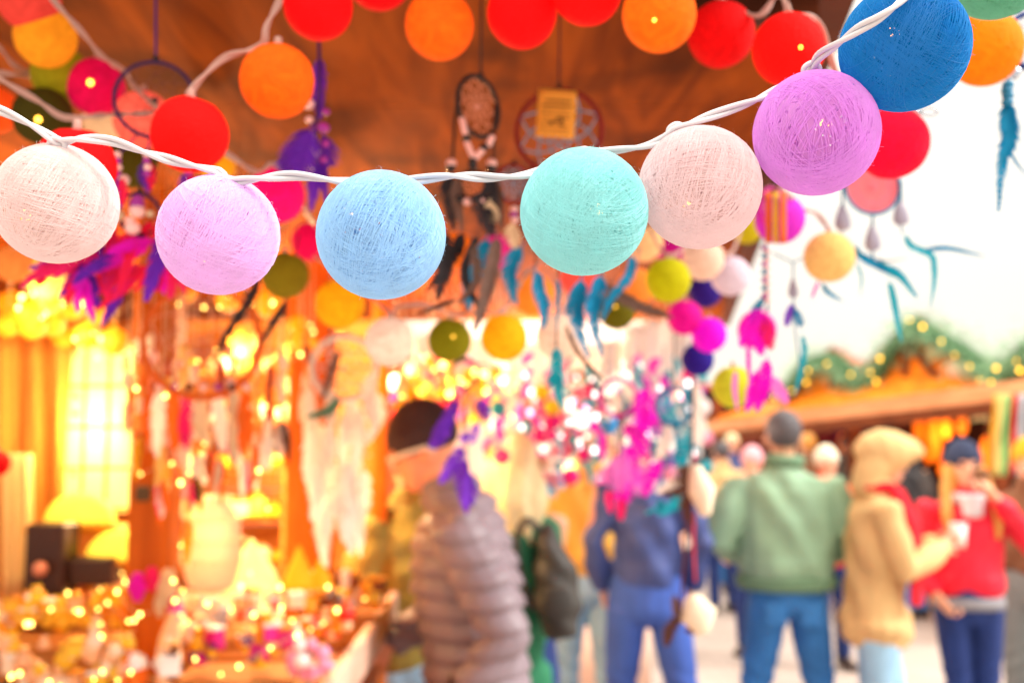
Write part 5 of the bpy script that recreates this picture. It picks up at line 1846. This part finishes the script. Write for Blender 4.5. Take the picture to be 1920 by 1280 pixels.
def where(px):
    return ('beside the tall white dreamcatcher' if px < 790 else 'behind the black beanie' if px < 880 else 'right of the black beanie' if px < 960 else 'above the blond woman' if px < 1040 else
            'above the mustard jacket' if px < 1110 else 'left of the magenta feathers' if px < 1160 else 'behind the magenta feathers' if px < 1230 else 'beside the aqua dreamcatcher' if px < 1290 else 'at the edge of the sky')


i = 0
for px in range(746, 1320, 15):
    warm = px < 930
    if warm:
        cs = ('yellow', 'yellow', 'orange', 'red', 'pink', 'peach', 'hot pink', 'white')
    elif px < 1090:
        cs = ('white', 'pink', 'peach', 'hot pink', 'orange', 'white', 'teal', 'yellow')
    else:
        cs = ('white', 'pink', 'hot pink', 'teal', 'white', 'peach', 'violet', 'teal')
    d = rnd.uniform(3.3, 4.9)
    y0 = rnd.uniform(655, 720) if warm else rnd.uniform(690, 740)
    y1 = rnd.uniform(760, 800) if warm else rnd.uniform(830, 920)
    x = px + rnd.uniform(-6, 6)
    first = ('yellow and red', 'white and pink', 'pink and aqua')[0 if warm else 1 if px < 1090 else 2]
    size = ('short', 'medium', 'long')[min(2, int((y1 - y0) / 85))]
    garland(i, x, y0, y1, d, cs, '%s %s pompom string %s' % (size, first, where(x)))
    i += 1
# small dreamcatchers among them
fars = [(770, 690, 4.0, HRED, CRIM, 'crimson'), (840, 715, 4.2, HORA, ORAF, 'orange'), (905, 700, 4.0, HRED, CRIM, 'red'), (960, 730, 4.3, HMAG, LPINK, 'rose'), (1010, 760, 4.0, HTEAL, WHITEF, 'white'), (1050, 720, 4.4, HRED, PINK, 'pink'), (1075, 790, 4.2, HTEAL, AQUA, 'aqua'),
        (1110, 760, 3.8, HMAG, MAG, 'magenta'), (985, 815, 4.6, HMAG, LPINK, 'pale pink'), (1215, 745, 3.8, HMAG, MAG, 'hot magenta'), (1300, 760, 3.4, HTEAL, WHITEF, 'white and teal'), (1135, 700, 4.2, HRED, ORAF, 'salmon'), (935, 790, 4.6, HORA, YELF, 'golden'), (1245, 800, 3.5, HTEAL, AQUA, 'turquoise'), (1185, 850, 3.3, HMAG, LPINK, 'soft pink'),
        (1030, 850, 4.6, HTEAL, TEAL, 'dark teal')]
for (x, y, d, hm, fm, cn) in fars:
    t, at, R = dreamcatcher('little far dreamcatcher with %s feathers %s' % (cn, where(x)), x, y, d, 17, hm, NETW, yaw=rnd.uniform(-.6, .6), tr=.14, levels=2, anchors=6, cordtop=(x, y - 150, d), group='little dreamcatchers over the walkway', wr=2)
    for k in range(4):
        xx = x - 18 + k * 12
        pfeather(t, [(xx, y + 18), (xx + rnd.uniform(-5, 5), y + 40), (xx + rnd.uniform(-8, 8), y + rnd.uniform(58, 85))], d - .04, 22, fm, 12, .05)
        bead(t, P(xx, y + 17, d - .05), .012, (BPINK, BTEAL, BPURP, BPINK)[k])

# loose feather strands and tiny bulbs that fill the air over the walkway
FCOL = [('pink', LPINK), ('magenta', MAG), ('white', WHITEF), ('aqua', AQUA), ('rose', PINK), ('yellow', YELF), ('orange', ORAF), ('white', WHITEF), ('pale pink', LPINK)]
for i in range(30):
    px = 760 + i * 18.5
    ci = rnd.choice((4, 5, 6, 0, 5)) if px < 920 else rnd.choice((0, 1, 2, 3, 7, 8, 4)) if px < 1100 else rnd.choice((0, 1, 1, 2, 3, 3, 8))
    cn, fm = FCOL[ci]
    d = rnd.uniform(3.0, 4.4)
    y0 = rnd.uniform(650, 720)
    y1 = rnd.uniform(760, 800) if px < 920 else rnd.uniform(800, 900)
    t = thing('feather_strand', 'thread of small %s feathers %s' % (cn, where(px)), 'ornament', P(px, y0, d), 'feather strands over the walkway')
    cord(t, [P(px, y0 - 130, d), P(px, y1, d)], .0012, NETW, 'thread')
    for k in range(7):
        y = y0 + (y1 - y0) * k / 6.5
        s_ = rnd.choice((-1, 1))
        pfeather(t, [(px, y), (px + s_ * rnd.uniform(4, 16), y + 14), (px + s_ * rnd.uniform(8, 24), y + rnd.uniform(24, 40))], d, rnd.uniform(12, 20), fm, 10, .05)
WLED = mat('white_led', S(255, 240, 235), .3, 0, 5, 0, emit=S(255, 232, 226), es=2.2)
PLED = mat('pink_led', S(255, 190, 210), .3, 0, 5, 0, emit=S(255, 150, 200), es=2.6)
for i, (y, m_, x0, x1, nn_, lab) in enumerate(((700, FAIRY, 745, 990, 22, 'warm fairy lights strung above the black beanie'), (745, FAIRY, 740, 960, 18, 'lower warm fairy lights strung behind the black beanie'), (720, WLED, 960, 1310, 26, 'white fairy lights strung along the pale canvas stall'),
                                              (790, WLED, 930, 1300, 26, 'lower white fairy lights above the blond woman and the navy jacket'), (770, PLED, 950, 1290, 20, 'pink fairy lights above the mustard jacket'), (850, WLED, 960, 1290, 18, 'white fairy lights hanging lowest above the crowd'))):
    fairy(lab, [(x0 + (x1 - x0) * k / 8, y + rnd.uniform(-28, 28), 3.7 + rnd.uniform(-.3, .3)) for k in range(9)], int(nn_ * .75), 3.7, 12, .0095, m_, True, 'fairy light strings over the walkway')

# blue trinket tray seen over the walkway
t = thing('trinket_dish', 'bright blue hanging dish with a white bead above the magenta feathers', 'dish', P(1142, 790, 3.0))
c = P(1142, 790, 3.0)
b = MB()
b.loft([(c + V(0, 0, -.04), .012, .012), (c + V(0, 0, -.015), .03, .03), (c + V(0, 0, .015), .034, .034)], n=18, dome=False)
b.build('dish_bowl', mat('bright_blue_glaze', S(40, 150, 225), .3), t)
MB().ball(P(1140, 782, 2.95), .011, 14, 10).build('bead', PM['white'], t)
cord(t, [c + V(0, 0, .015), P(1142, 600, 3.0)], .0012, TCORD)

# ================================================================== CHALET ROW ON THE RIGHT


def dch(px):
    return 8.0 + (1960 - px) / 660 * 4.5


def PC(px, py, off=0.0):
    return P(px, py, dch(px) + off)


WCH = wood('orange_chalet_wood', S(250, 118, 14), S(255, 160, 40), (1.2, 1.2, 10), 2.2, .6, .25)
WCHD = wood('brown_chalet_wood', S(95, 45, 22), S(140, 70, 35), (1.2, 1.2, 10), 2.2, .6, .3)
WBEAM = wood('pale_orange_beam', S(225, 140, 90), S(245, 175, 125), (1, 1, 8), 2, .5, .1)
ch = thing('market_chalet', 'orange wooden chalet with twin garlanded gables and a long pale eaves beam', 'chalet', PC(1650, 1100))
back = V(.45, .9, 0).normalized()
# gable boards
for poly in ([(1960, 700), (1960, 715), (1330, 795), (1330, 785), (1470, 745), (1500, 690), (1560, 668), (1610, 705), (1640, 690), (1720, 610), (1880, 712), (1960, 680)],):
    b = MB()
    b.prism([PC(x, y) for x, y in poly], back * .06)
    b.build('gable_board', WCH, ch, smooth=False)
# gable struts, brown
for (a, c_) in (((1700, 625), (1700, 745)), ((1640, 700), (1700, 735)), ((1570, 670), (1555, 770)), ((1700, 640), (1780, 735)), ((1520, 760), (1600, 715)), ((1880, 720), (1800, 735))):
    p, q = PC(a[0], a[1], -.06), PC(c_[0], c_[1], -.06)
    MB().tube([p, q], .05, 4).build('strut', WCHD, ch, smooth=False)
# roofs behind the gables
ROOFM = mat('red_roof_sheet', S(190, 75, 65), .6, .2, 6, .2)
for pk, vl in (((1560, 655), (1480, 720)), ((1560, 655), (1612, 697)), ((1720, 594), (1612, 697)), ((1720, 594), (1882, 706)), ((1985, 610), (1882, 706))):
    a, c_ = PC(pk[0], pk[1]), PC(vl[0], vl[1])
    b = MB()
    b.prism([a, c_, c_ + back * 2.2, a + back * 2.2], (0, 0, .04))
    b.build('roof', ROOFM, ch, smooth=False)
# eaves beam
b = MB()
p0, p1 = PC(1975, 716, -.35), PC(1312, 800, -.35)
b.prism([p0 + V(0, 0, .05), p1 + V(0, 0, .05), p1 + V(0, 0, -.09), p0 + V(0, 0, -.09)], back * .3)
b.build('eaves_beam', WBEAM, ch, smooth=False)
b = MB()
b.prism([p0 + V(0, 0, -.095), p1 + V(0, 0, -.095), p1 + V(0, 0, -.2), p0 + V(0, 0, -.2)], back * .12)
b.build('lower_beam', WCHD, ch, smooth=False)
# back wall with the inside shade put into its colour, counter, side posts
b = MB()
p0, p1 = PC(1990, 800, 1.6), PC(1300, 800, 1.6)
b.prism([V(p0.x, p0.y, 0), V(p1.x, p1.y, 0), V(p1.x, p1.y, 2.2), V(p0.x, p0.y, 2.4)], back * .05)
b.build('back_wall', wood('shade_darkened_wood', S(42, 20, 12), S(62, 30, 18)), ch, smooth=False)
b = MB()
p0, p1 = PC(1990, 800, .0), PC(1600, 800, .0)
b.prism([V(p0.x, p0.y, 0.06), V(p1.x, p1.y, 0.06), V(p1.x, p1.y, .95), V(p0.x, p0.y, .95)], back * .5)
b.build('counter', WCH, ch, smooth=False)
b = MB()
p0, p1 = PC(1990, 800, -.08), PC(1600, 800, -.08)
b.prism([V(p0.x, p0.y, .955), V(p1.x, p1.y, .955), V(p1.x, p1.y, 1.0), V(p0.x, p0.y, 1.0)], back * .6)
b.build('counter_top', WBEAM, ch, smooth=False)
for x in (1868, 1600, 1345):
    q = PC(x, 800)
    MB().box((q.x, q.y, 1.05), (.12, .12, 2.0), None, .01).build('post', WCHD, ch, smooth=False)
b = MB()
c = PC(1812, 692, -.1)
b.box(c, (.3, .03, .13), Matrix.Rotation(-.45, 3, 'Z'), .006)
b.build('blank_sign', mat('pale_peach_board', S(245, 205, 180), .6, .04), ch, smooth=False)

# garland along the gables
GREEN = mat('fir_needles', S(130, 172, 130), .7, .35, 8, .1)
gt = thing('fir_garland', 'thick green fir garland with golden bulbs zigzagging along the chalet gables', 'garland', PC(1650, 690))
gp = [(1462, 775), (1490, 710), (1515, 678), (1560, 668), (1590, 690), (1612, 715), (1640, 700), (1665, 660), (1690, 622), (1722, 605), (1760, 628), (1810, 655), (1850, 690), (1885, 705), (1905, 670), (1940, 640), (1990, 620)]
path = catmull([PC(x, y + 8, -.1) for x, y in gp], 14)
b = MB()
b.tube(path, .075, 8)
b.build('garland_core', mat('dark_fir_core', S(50, 92, 56), .9), gt)
b = MB()
for i in range(9000):
    k = rnd.randrange(len(path) - 1)
    p = path[k].lerp(path[k + 1], rnd.random())
    a = rnd.uniform(0, 6.283)
    d_ = V(math.cos(a) * rnd.uniform(.5, 1), rnd.uniform(-1, 1), math.sin(a)).normalized()
    rr = rnd.uniform(.04, .2) if rnd.random() < .9 else rnd.uniform(.18, .3)
    q = p + d_ * rr
    tip = q + (d_ + V(rnd.uniform(-.6, .6), rnd.uniform(-.6, .6), rnd.uniform(-.9, .3))) * rnd.uniform(.03, .085)
    s_ = d_.orthogonal().normalized() * .008
    k2 = len(b.v)
    b.v += [q - s_, q + s_, tip]
    b.f.append((k2, k2 + 1, k2 + 2))
o = b.build('needles', GREEN, gt, smooth=False)
GB = mat('golden_bulb', S(255, 205, 70), .3, 0, 5, 0, emit=S(255, 185, 50), es=4.0)
for (x, y, s_) in ((1705, 600, .7), (1730, 612, 1.1), (1650, 672, 1.1), (1632, 698, .6), (1643, 715, 1.1), (1550, 682, .6), (1515, 695, .7), (1512, 716, 1), (1485, 732, .6), (1595, 702, .6), (1790, 665, .5), (1818, 686, .6), (1868, 690, 1.0), (1837, 710, .8), (1858, 716, .6), (1905, 676, .6), (1912, 694, 1.1), (1452, 745, .6), (1765, 640, .5)):
    r_ = .016 * s_ ** .5
    MB().ball(PC(x, y, -.3), (r_ * .85, r_ * .85, r_), 12, 8).build('bulb', GB, gt)

# goods inside the chalet
OLAMP = mat('lit_orange_shade', S(225, 115, 15), .7, .2, 9, .1, emit=S(255, 110, 6), es=.38)
for i, (x, y, w_, h_, lab) in enumerate(((1725, 805, 26, 60, 'lit orange lamp left in the cluster inside the chalet'), (1752, 815, 30, 90, 'tall lit orange lamp in the middle of the chalet cluster'), (1775, 800, 22, 40, 'small lit orange lamp right of the tall one in the chalet'), (1805, 795, 18, 36, 'lit orange lamp furthest right in the chalet cluster'),
                                         (1742, 850, 24, 30, 'round lit orange lamp hanging lowest in the chalet cluster'), (1768, 880, 18, 26, 'lit orange lamp above the navy beanie in the chalet'), (1850, 850, 26, 60, 'lit amber lamp beside the ribbons in the chalet'), (1580, 830, 18, 30, 'lit orange lamp behind the camel hood'))):
    c = PC(x, y, .5)
    dd = dch(x) + .5
    t = thing('hanging_lamp', lab, 'lamp', c, 'lit orange lamps in the chalet')
    b = MB()
    W_, H_ = w_ / F * dd / 2, h_ / F * dd / 2
    b.loft([(c + V(0, 0, -H_), W_ * .5, W_ * .5), (c + V(0, 0, -H_ * .3), W_, W_), (c + V(0, 0, H_ * .4), W_ * .9, W_ * .9), (c + V(0, 0, H_), W_ * .4, W_ * .4)], n=16)
    b.build('lamp_shade', OLAMP, t)
    cord(t, [c + V(0, 0, H_), V(c.x, c.y, 2.0)], .004, CORD, 'hanging_cord')
    if i in (1, 6):
        lamp(t, c + V(-.05, -.3, 0), 6, (1, .55, .15), .06)
for i, (x, y, w_, h_, m_, lab) in enumerate(((1590, 800, 60, 60, mat('plum_cloth', S(110, 20, 70), .9), 'plum cloth hanging under the chalet beam'), (1640, 795, 70, 40, mat('ink_cloth', S(40, 38, 70), .9), 'dark blue cloth hanging under the chalet beam'), (1400, 850, 90, 90, mat('maroon_cloth', S(120, 40, 30), .9), 'maroon cloth hanging behind the pink hat'),
                                             (1545, 800, 40, 90, mat('wine_cloth', S(125, 30, 35), .9), 'wine red cloth between the green blouson man and the camel hood'), (1680, 850, 50, 130, mat('cocoa_cloth', S(95, 45, 35), .9), 'cocoa brown cloth right of the camel hood'))):
    dd = dch(x) + .7
    g = [[PC(x + (j / 9 - .5) * w_, y + (k / 5 - .5) * h_, .7) + V(0, .03 * math.sin(j * 1.4 + i), 0) for j in range(10)] for k in range(6)]
    b = MB()
    b.sheet(g)
    o = tag(b.build('hanging_cloth', m_, None), lab, 'cloth', 'cloths hanging in the chalet')
    o.modifiers.new('thickness', 'SOLIDIFY').thickness = .006
# cream paper star
c = PC(1838, 768, -.2)
b = MB()
ring = []
for k in range(10):
    a = k * .6283 + .3
    r_ = .13 if k % 2 == 0 else .085
    ring.append(c + V(math.cos(a) * r_, 0, math.sin(a) * r_))
k0 = len(b.v)
b.v = ring + [c + V(0, -.05, 0), c + V(0, .05, 0)]
for k in range(10):
    b.f.append((k, (k + 1) % 10, 10))
    b.f.append(((k + 1) % 10, k, 11))
tag(b.build('paper_star', mat('cream_star_paper', S(230, 220, 170), .8, .05, trans=.3), None, smooth=False), 'cream paper star hanging from the chalet beam', 'star')
# ribbons
for i, (x, w_, m_, lab) in enumerate(((1876, 14, mat('straw_ribbon', S(215, 200, 120), .7), 'straw coloured ribbon hanging leftmost at the chalet corner'), (1889, 12, mat('leaf_ribbon', S(110, 185, 110), .7), 'green ribbon hanging at the chalet corner'), (1903, 11, mat('scarlet_ribbon', S(215, 50, 45), .7), 'red ribbon hanging at the chalet corner'),
                                      (1918, 16, mat('silver_ribbon', S(165, 170, 180), .6), 'grey ribbon hanging at the chalet corner'), (1866, 8, mat('amber_ribbon', S(225, 160, 40), .7), 'narrow amber ribbon beside the straw coloured one'))):
    b = MB()
    g = [[P(x + (j / 4 - .5) * w_ - k * .8, 738 + k * 17, 7.2) + V(0, .012 * math.sin(k * .9 + j + i), 0) for j in range(5)] for k in range(10)]
    b.sheet(g)
    o = tag(b.build('hanging_ribbon', m_, None), lab, 'ribbon', 'ribbons at the chalet corner')
    o.modifiers.new('thickness', 'SOLIDIFY').thickness = .002

# second chalet far down the lane
fc2 = thing('market_chalet', 'far brown wooden chalet closing the end of the lane', 'chalet', (3.4, 17, 0))
MB().box((3.0, 17.5, 1.0), (6.5, .15, 2.0), None, .01).build('wall', WCHD, fc2, smooth=False)
b = MB()
b.prism([V(-.4, 17.3, 2.0), V(6.4, 17.3, 2.0), V(3.0, 17.3, 2.5)], (0, 3, 0))
b.build('roof', ROOFM, fc2, smooth=False)
MB().box((3.0, 17.2, 1.45), (4.5, .12, .7), None, .01).build('opening_glow_panel', mat('amber_lit_interior', S(150, 85, 35), .8, .3, 3, emit=S(200, 110, 30), es=.25), fc2, smooth=False)  # solid panel, light of the inside put into its colour as glow

# ================================================================== GROUND, SKY, LIGHT, CAMERA
gm = bpy.data.materials.new('pale_paving')
gm.use_nodes = True
nt = gm.node_tree
n = nt.nodes
L = nt.links
bs = n['Principled BSDF']
tc = n.new('ShaderNodeTexCoord')
br = n.new('ShaderNodeTexBrick')
br.inputs['Scale'].default_value = 2.2
br.inputs['Mortar Size'].default_value = .012
br.inputs['Color1'].default_value = S(190, 177, 170)
br.inputs['Color2'].default_value = S(180, 166, 158)
br.inputs['Mortar'].default_value = S(160, 145, 135)
L.new(tc.outputs['Object'], br.inputs['Vector'])
nz = n.new('ShaderNodeTexNoise')
nz.inputs['Scale'].default_value = 1.3
nz.inputs['Detail'].default_value = 6
L.new(tc.outputs['Object'], nz.inputs['Vector'])
mx = n.new('ShaderNodeMix')
mx.data_type = 'RGBA'
mx.blend_type = 'MULTIPLY'
mx.inputs[0].default_value = .35
L.new(br.outputs[0], mx.inputs[6])
L.new(nz.outputs['Fac'], mx.inputs[7])
L.new(mx.outputs[2], bs.inputs['Base Color'])
bs.inputs['Roughness'].default_value = .8
bp_ = n.new('ShaderNodeBump')
bp_.inputs['Strength'].default_value = .2
L.new(br.outputs['Fac'], bp_.inputs['Height'])
L.new(bp_.outputs['Normal'], bs.inputs['Normal'])
b = MB()
b.v = [V(-150, -150, 0), V(150, -150, 0), V(150, 150, 0), V(-150, 150, 0)]
b.f = [(0, 1, 2, 3)]
tag(b.build('ground', gm, None, smooth=False), 'pale beige paving of the market lane', None, None, 'structure')

w = bpy.data.worlds.new('World')
sc.world = w
w.use_nodes = True
nt = w.node_tree
n = nt.nodes
L = nt.links
bg = n['Background']
sky = n.new('ShaderNodeTexSky')
sky.sky_type = 'NISHITA'
sky.sun_disc = False
sky.sun_elevation = rad(38)
sky.sun_rotation = rad(100)
tc = n.new('ShaderNodeTexCoord')
nz = n.new('ShaderNodeTexNoise')
nz.inputs['Scale'].default_value = 1.6
nz.inputs['Detail'].default_value = 3
L.new(tc.outputs['Generated'], nz.inputs['Vector'])
cr = n.new('ShaderNodeValToRGB')
cr.color_ramp.elements[0].position = .3
cr.color_ramp.elements[0].color = (SKY_LO[0], SKY_LO[1], SKY_LO[2], 1)
cr.color_ramp.elements[1].position = .7
cr.color_ramp.elements[1].color = (SKY_HI[0], SKY_HI[1], SKY_HI[2], 1)
L.new(nz.outputs['Fac'], cr.inputs[0])
sx = n.new('ShaderNodeSeparateXYZ')
L.new(tc.outputs['Generated'], sx.inputs[0])
mr = n.new('ShaderNodeMapRange')
mr.interpolation_type = 'SMOOTHSTEP'
mr.inputs['From Min'].default_value = .3
mr.inputs['From Max'].default_value = .85
mr.inputs['To Min'].default_value = 10.0
mr.inputs['To Max'].default_value = 10.0 * ZENITH
L.new(sx.outputs['Z'], mr.inputs['Value'])
mul = n.new('ShaderNodeVectorMath')
mul.operation = 'SCALE'
L.new(mr.outputs[0], mul.inputs['Scale'])
L.new(cr.outputs[0], mul.inputs[0])
mx = n.new('ShaderNodeMix')
mx.data_type = 'RGBA'
mx.inputs[0].default_value = .94
L.new(sky.outputs[0], mx.inputs[6])
L.new(mul.outputs[0], mx.inputs[7])
L.new(mx.outputs[2], bg.inputs['Color'])
bg.inputs['Strength'].default_value = .1

sd = bpy.data.lights.new('sun', 'SUN')
sd.energy = SUN_E
sd.angle = rad(14)
sd.color = (1, .95, .88)
so = bpy.data.objects.new('sun', sd)
COL.objects.link(so)
dirv = V(-math.sin(rad(100)) * math.cos(rad(38)), -math.cos(rad(100)) * math.cos(rad(38)), -math.sin(rad(38)))
so.rotation_euler = dirv.to_track_quat('-Z', 'Y').to_euler()

cd_ = bpy.data.cameras.new('camera')
cd_.sensor_width = 36
cd_.lens = 36 * F / 1920
cd_.clip_start = .02
cd_.clip_end = 500
cd_.dof.use_dof = True
cd_.dof.focus_distance = .50
cd_.dof.aperture_fstop = cd_.lens / 1000 / APERT
cd_.dof.aperture_blades = 9
cam = bpy.data.objects.new('camera', cd_)
COL.objects.link(cam)
cam.location = CAM
cam.rotation_euler = (rad(90) + PITCH, 0, 0)
sc.camera = cam
sc.view_settings.view_transform = 'Standard'
sc.view_settings.look = 'None'
sc.view_settings.exposure = EXPO
sc.view_settings.gamma = 1
sc.cycles.use_denoising = True
sc.cycles.max_bounces = 7
sc.cycles.transparent_max_bounces = 12
sc.cycles.sample_clamp_indirect = 6
sc.cycles.caustics_reflective = False
sc.cycles.caustics_refractive = False
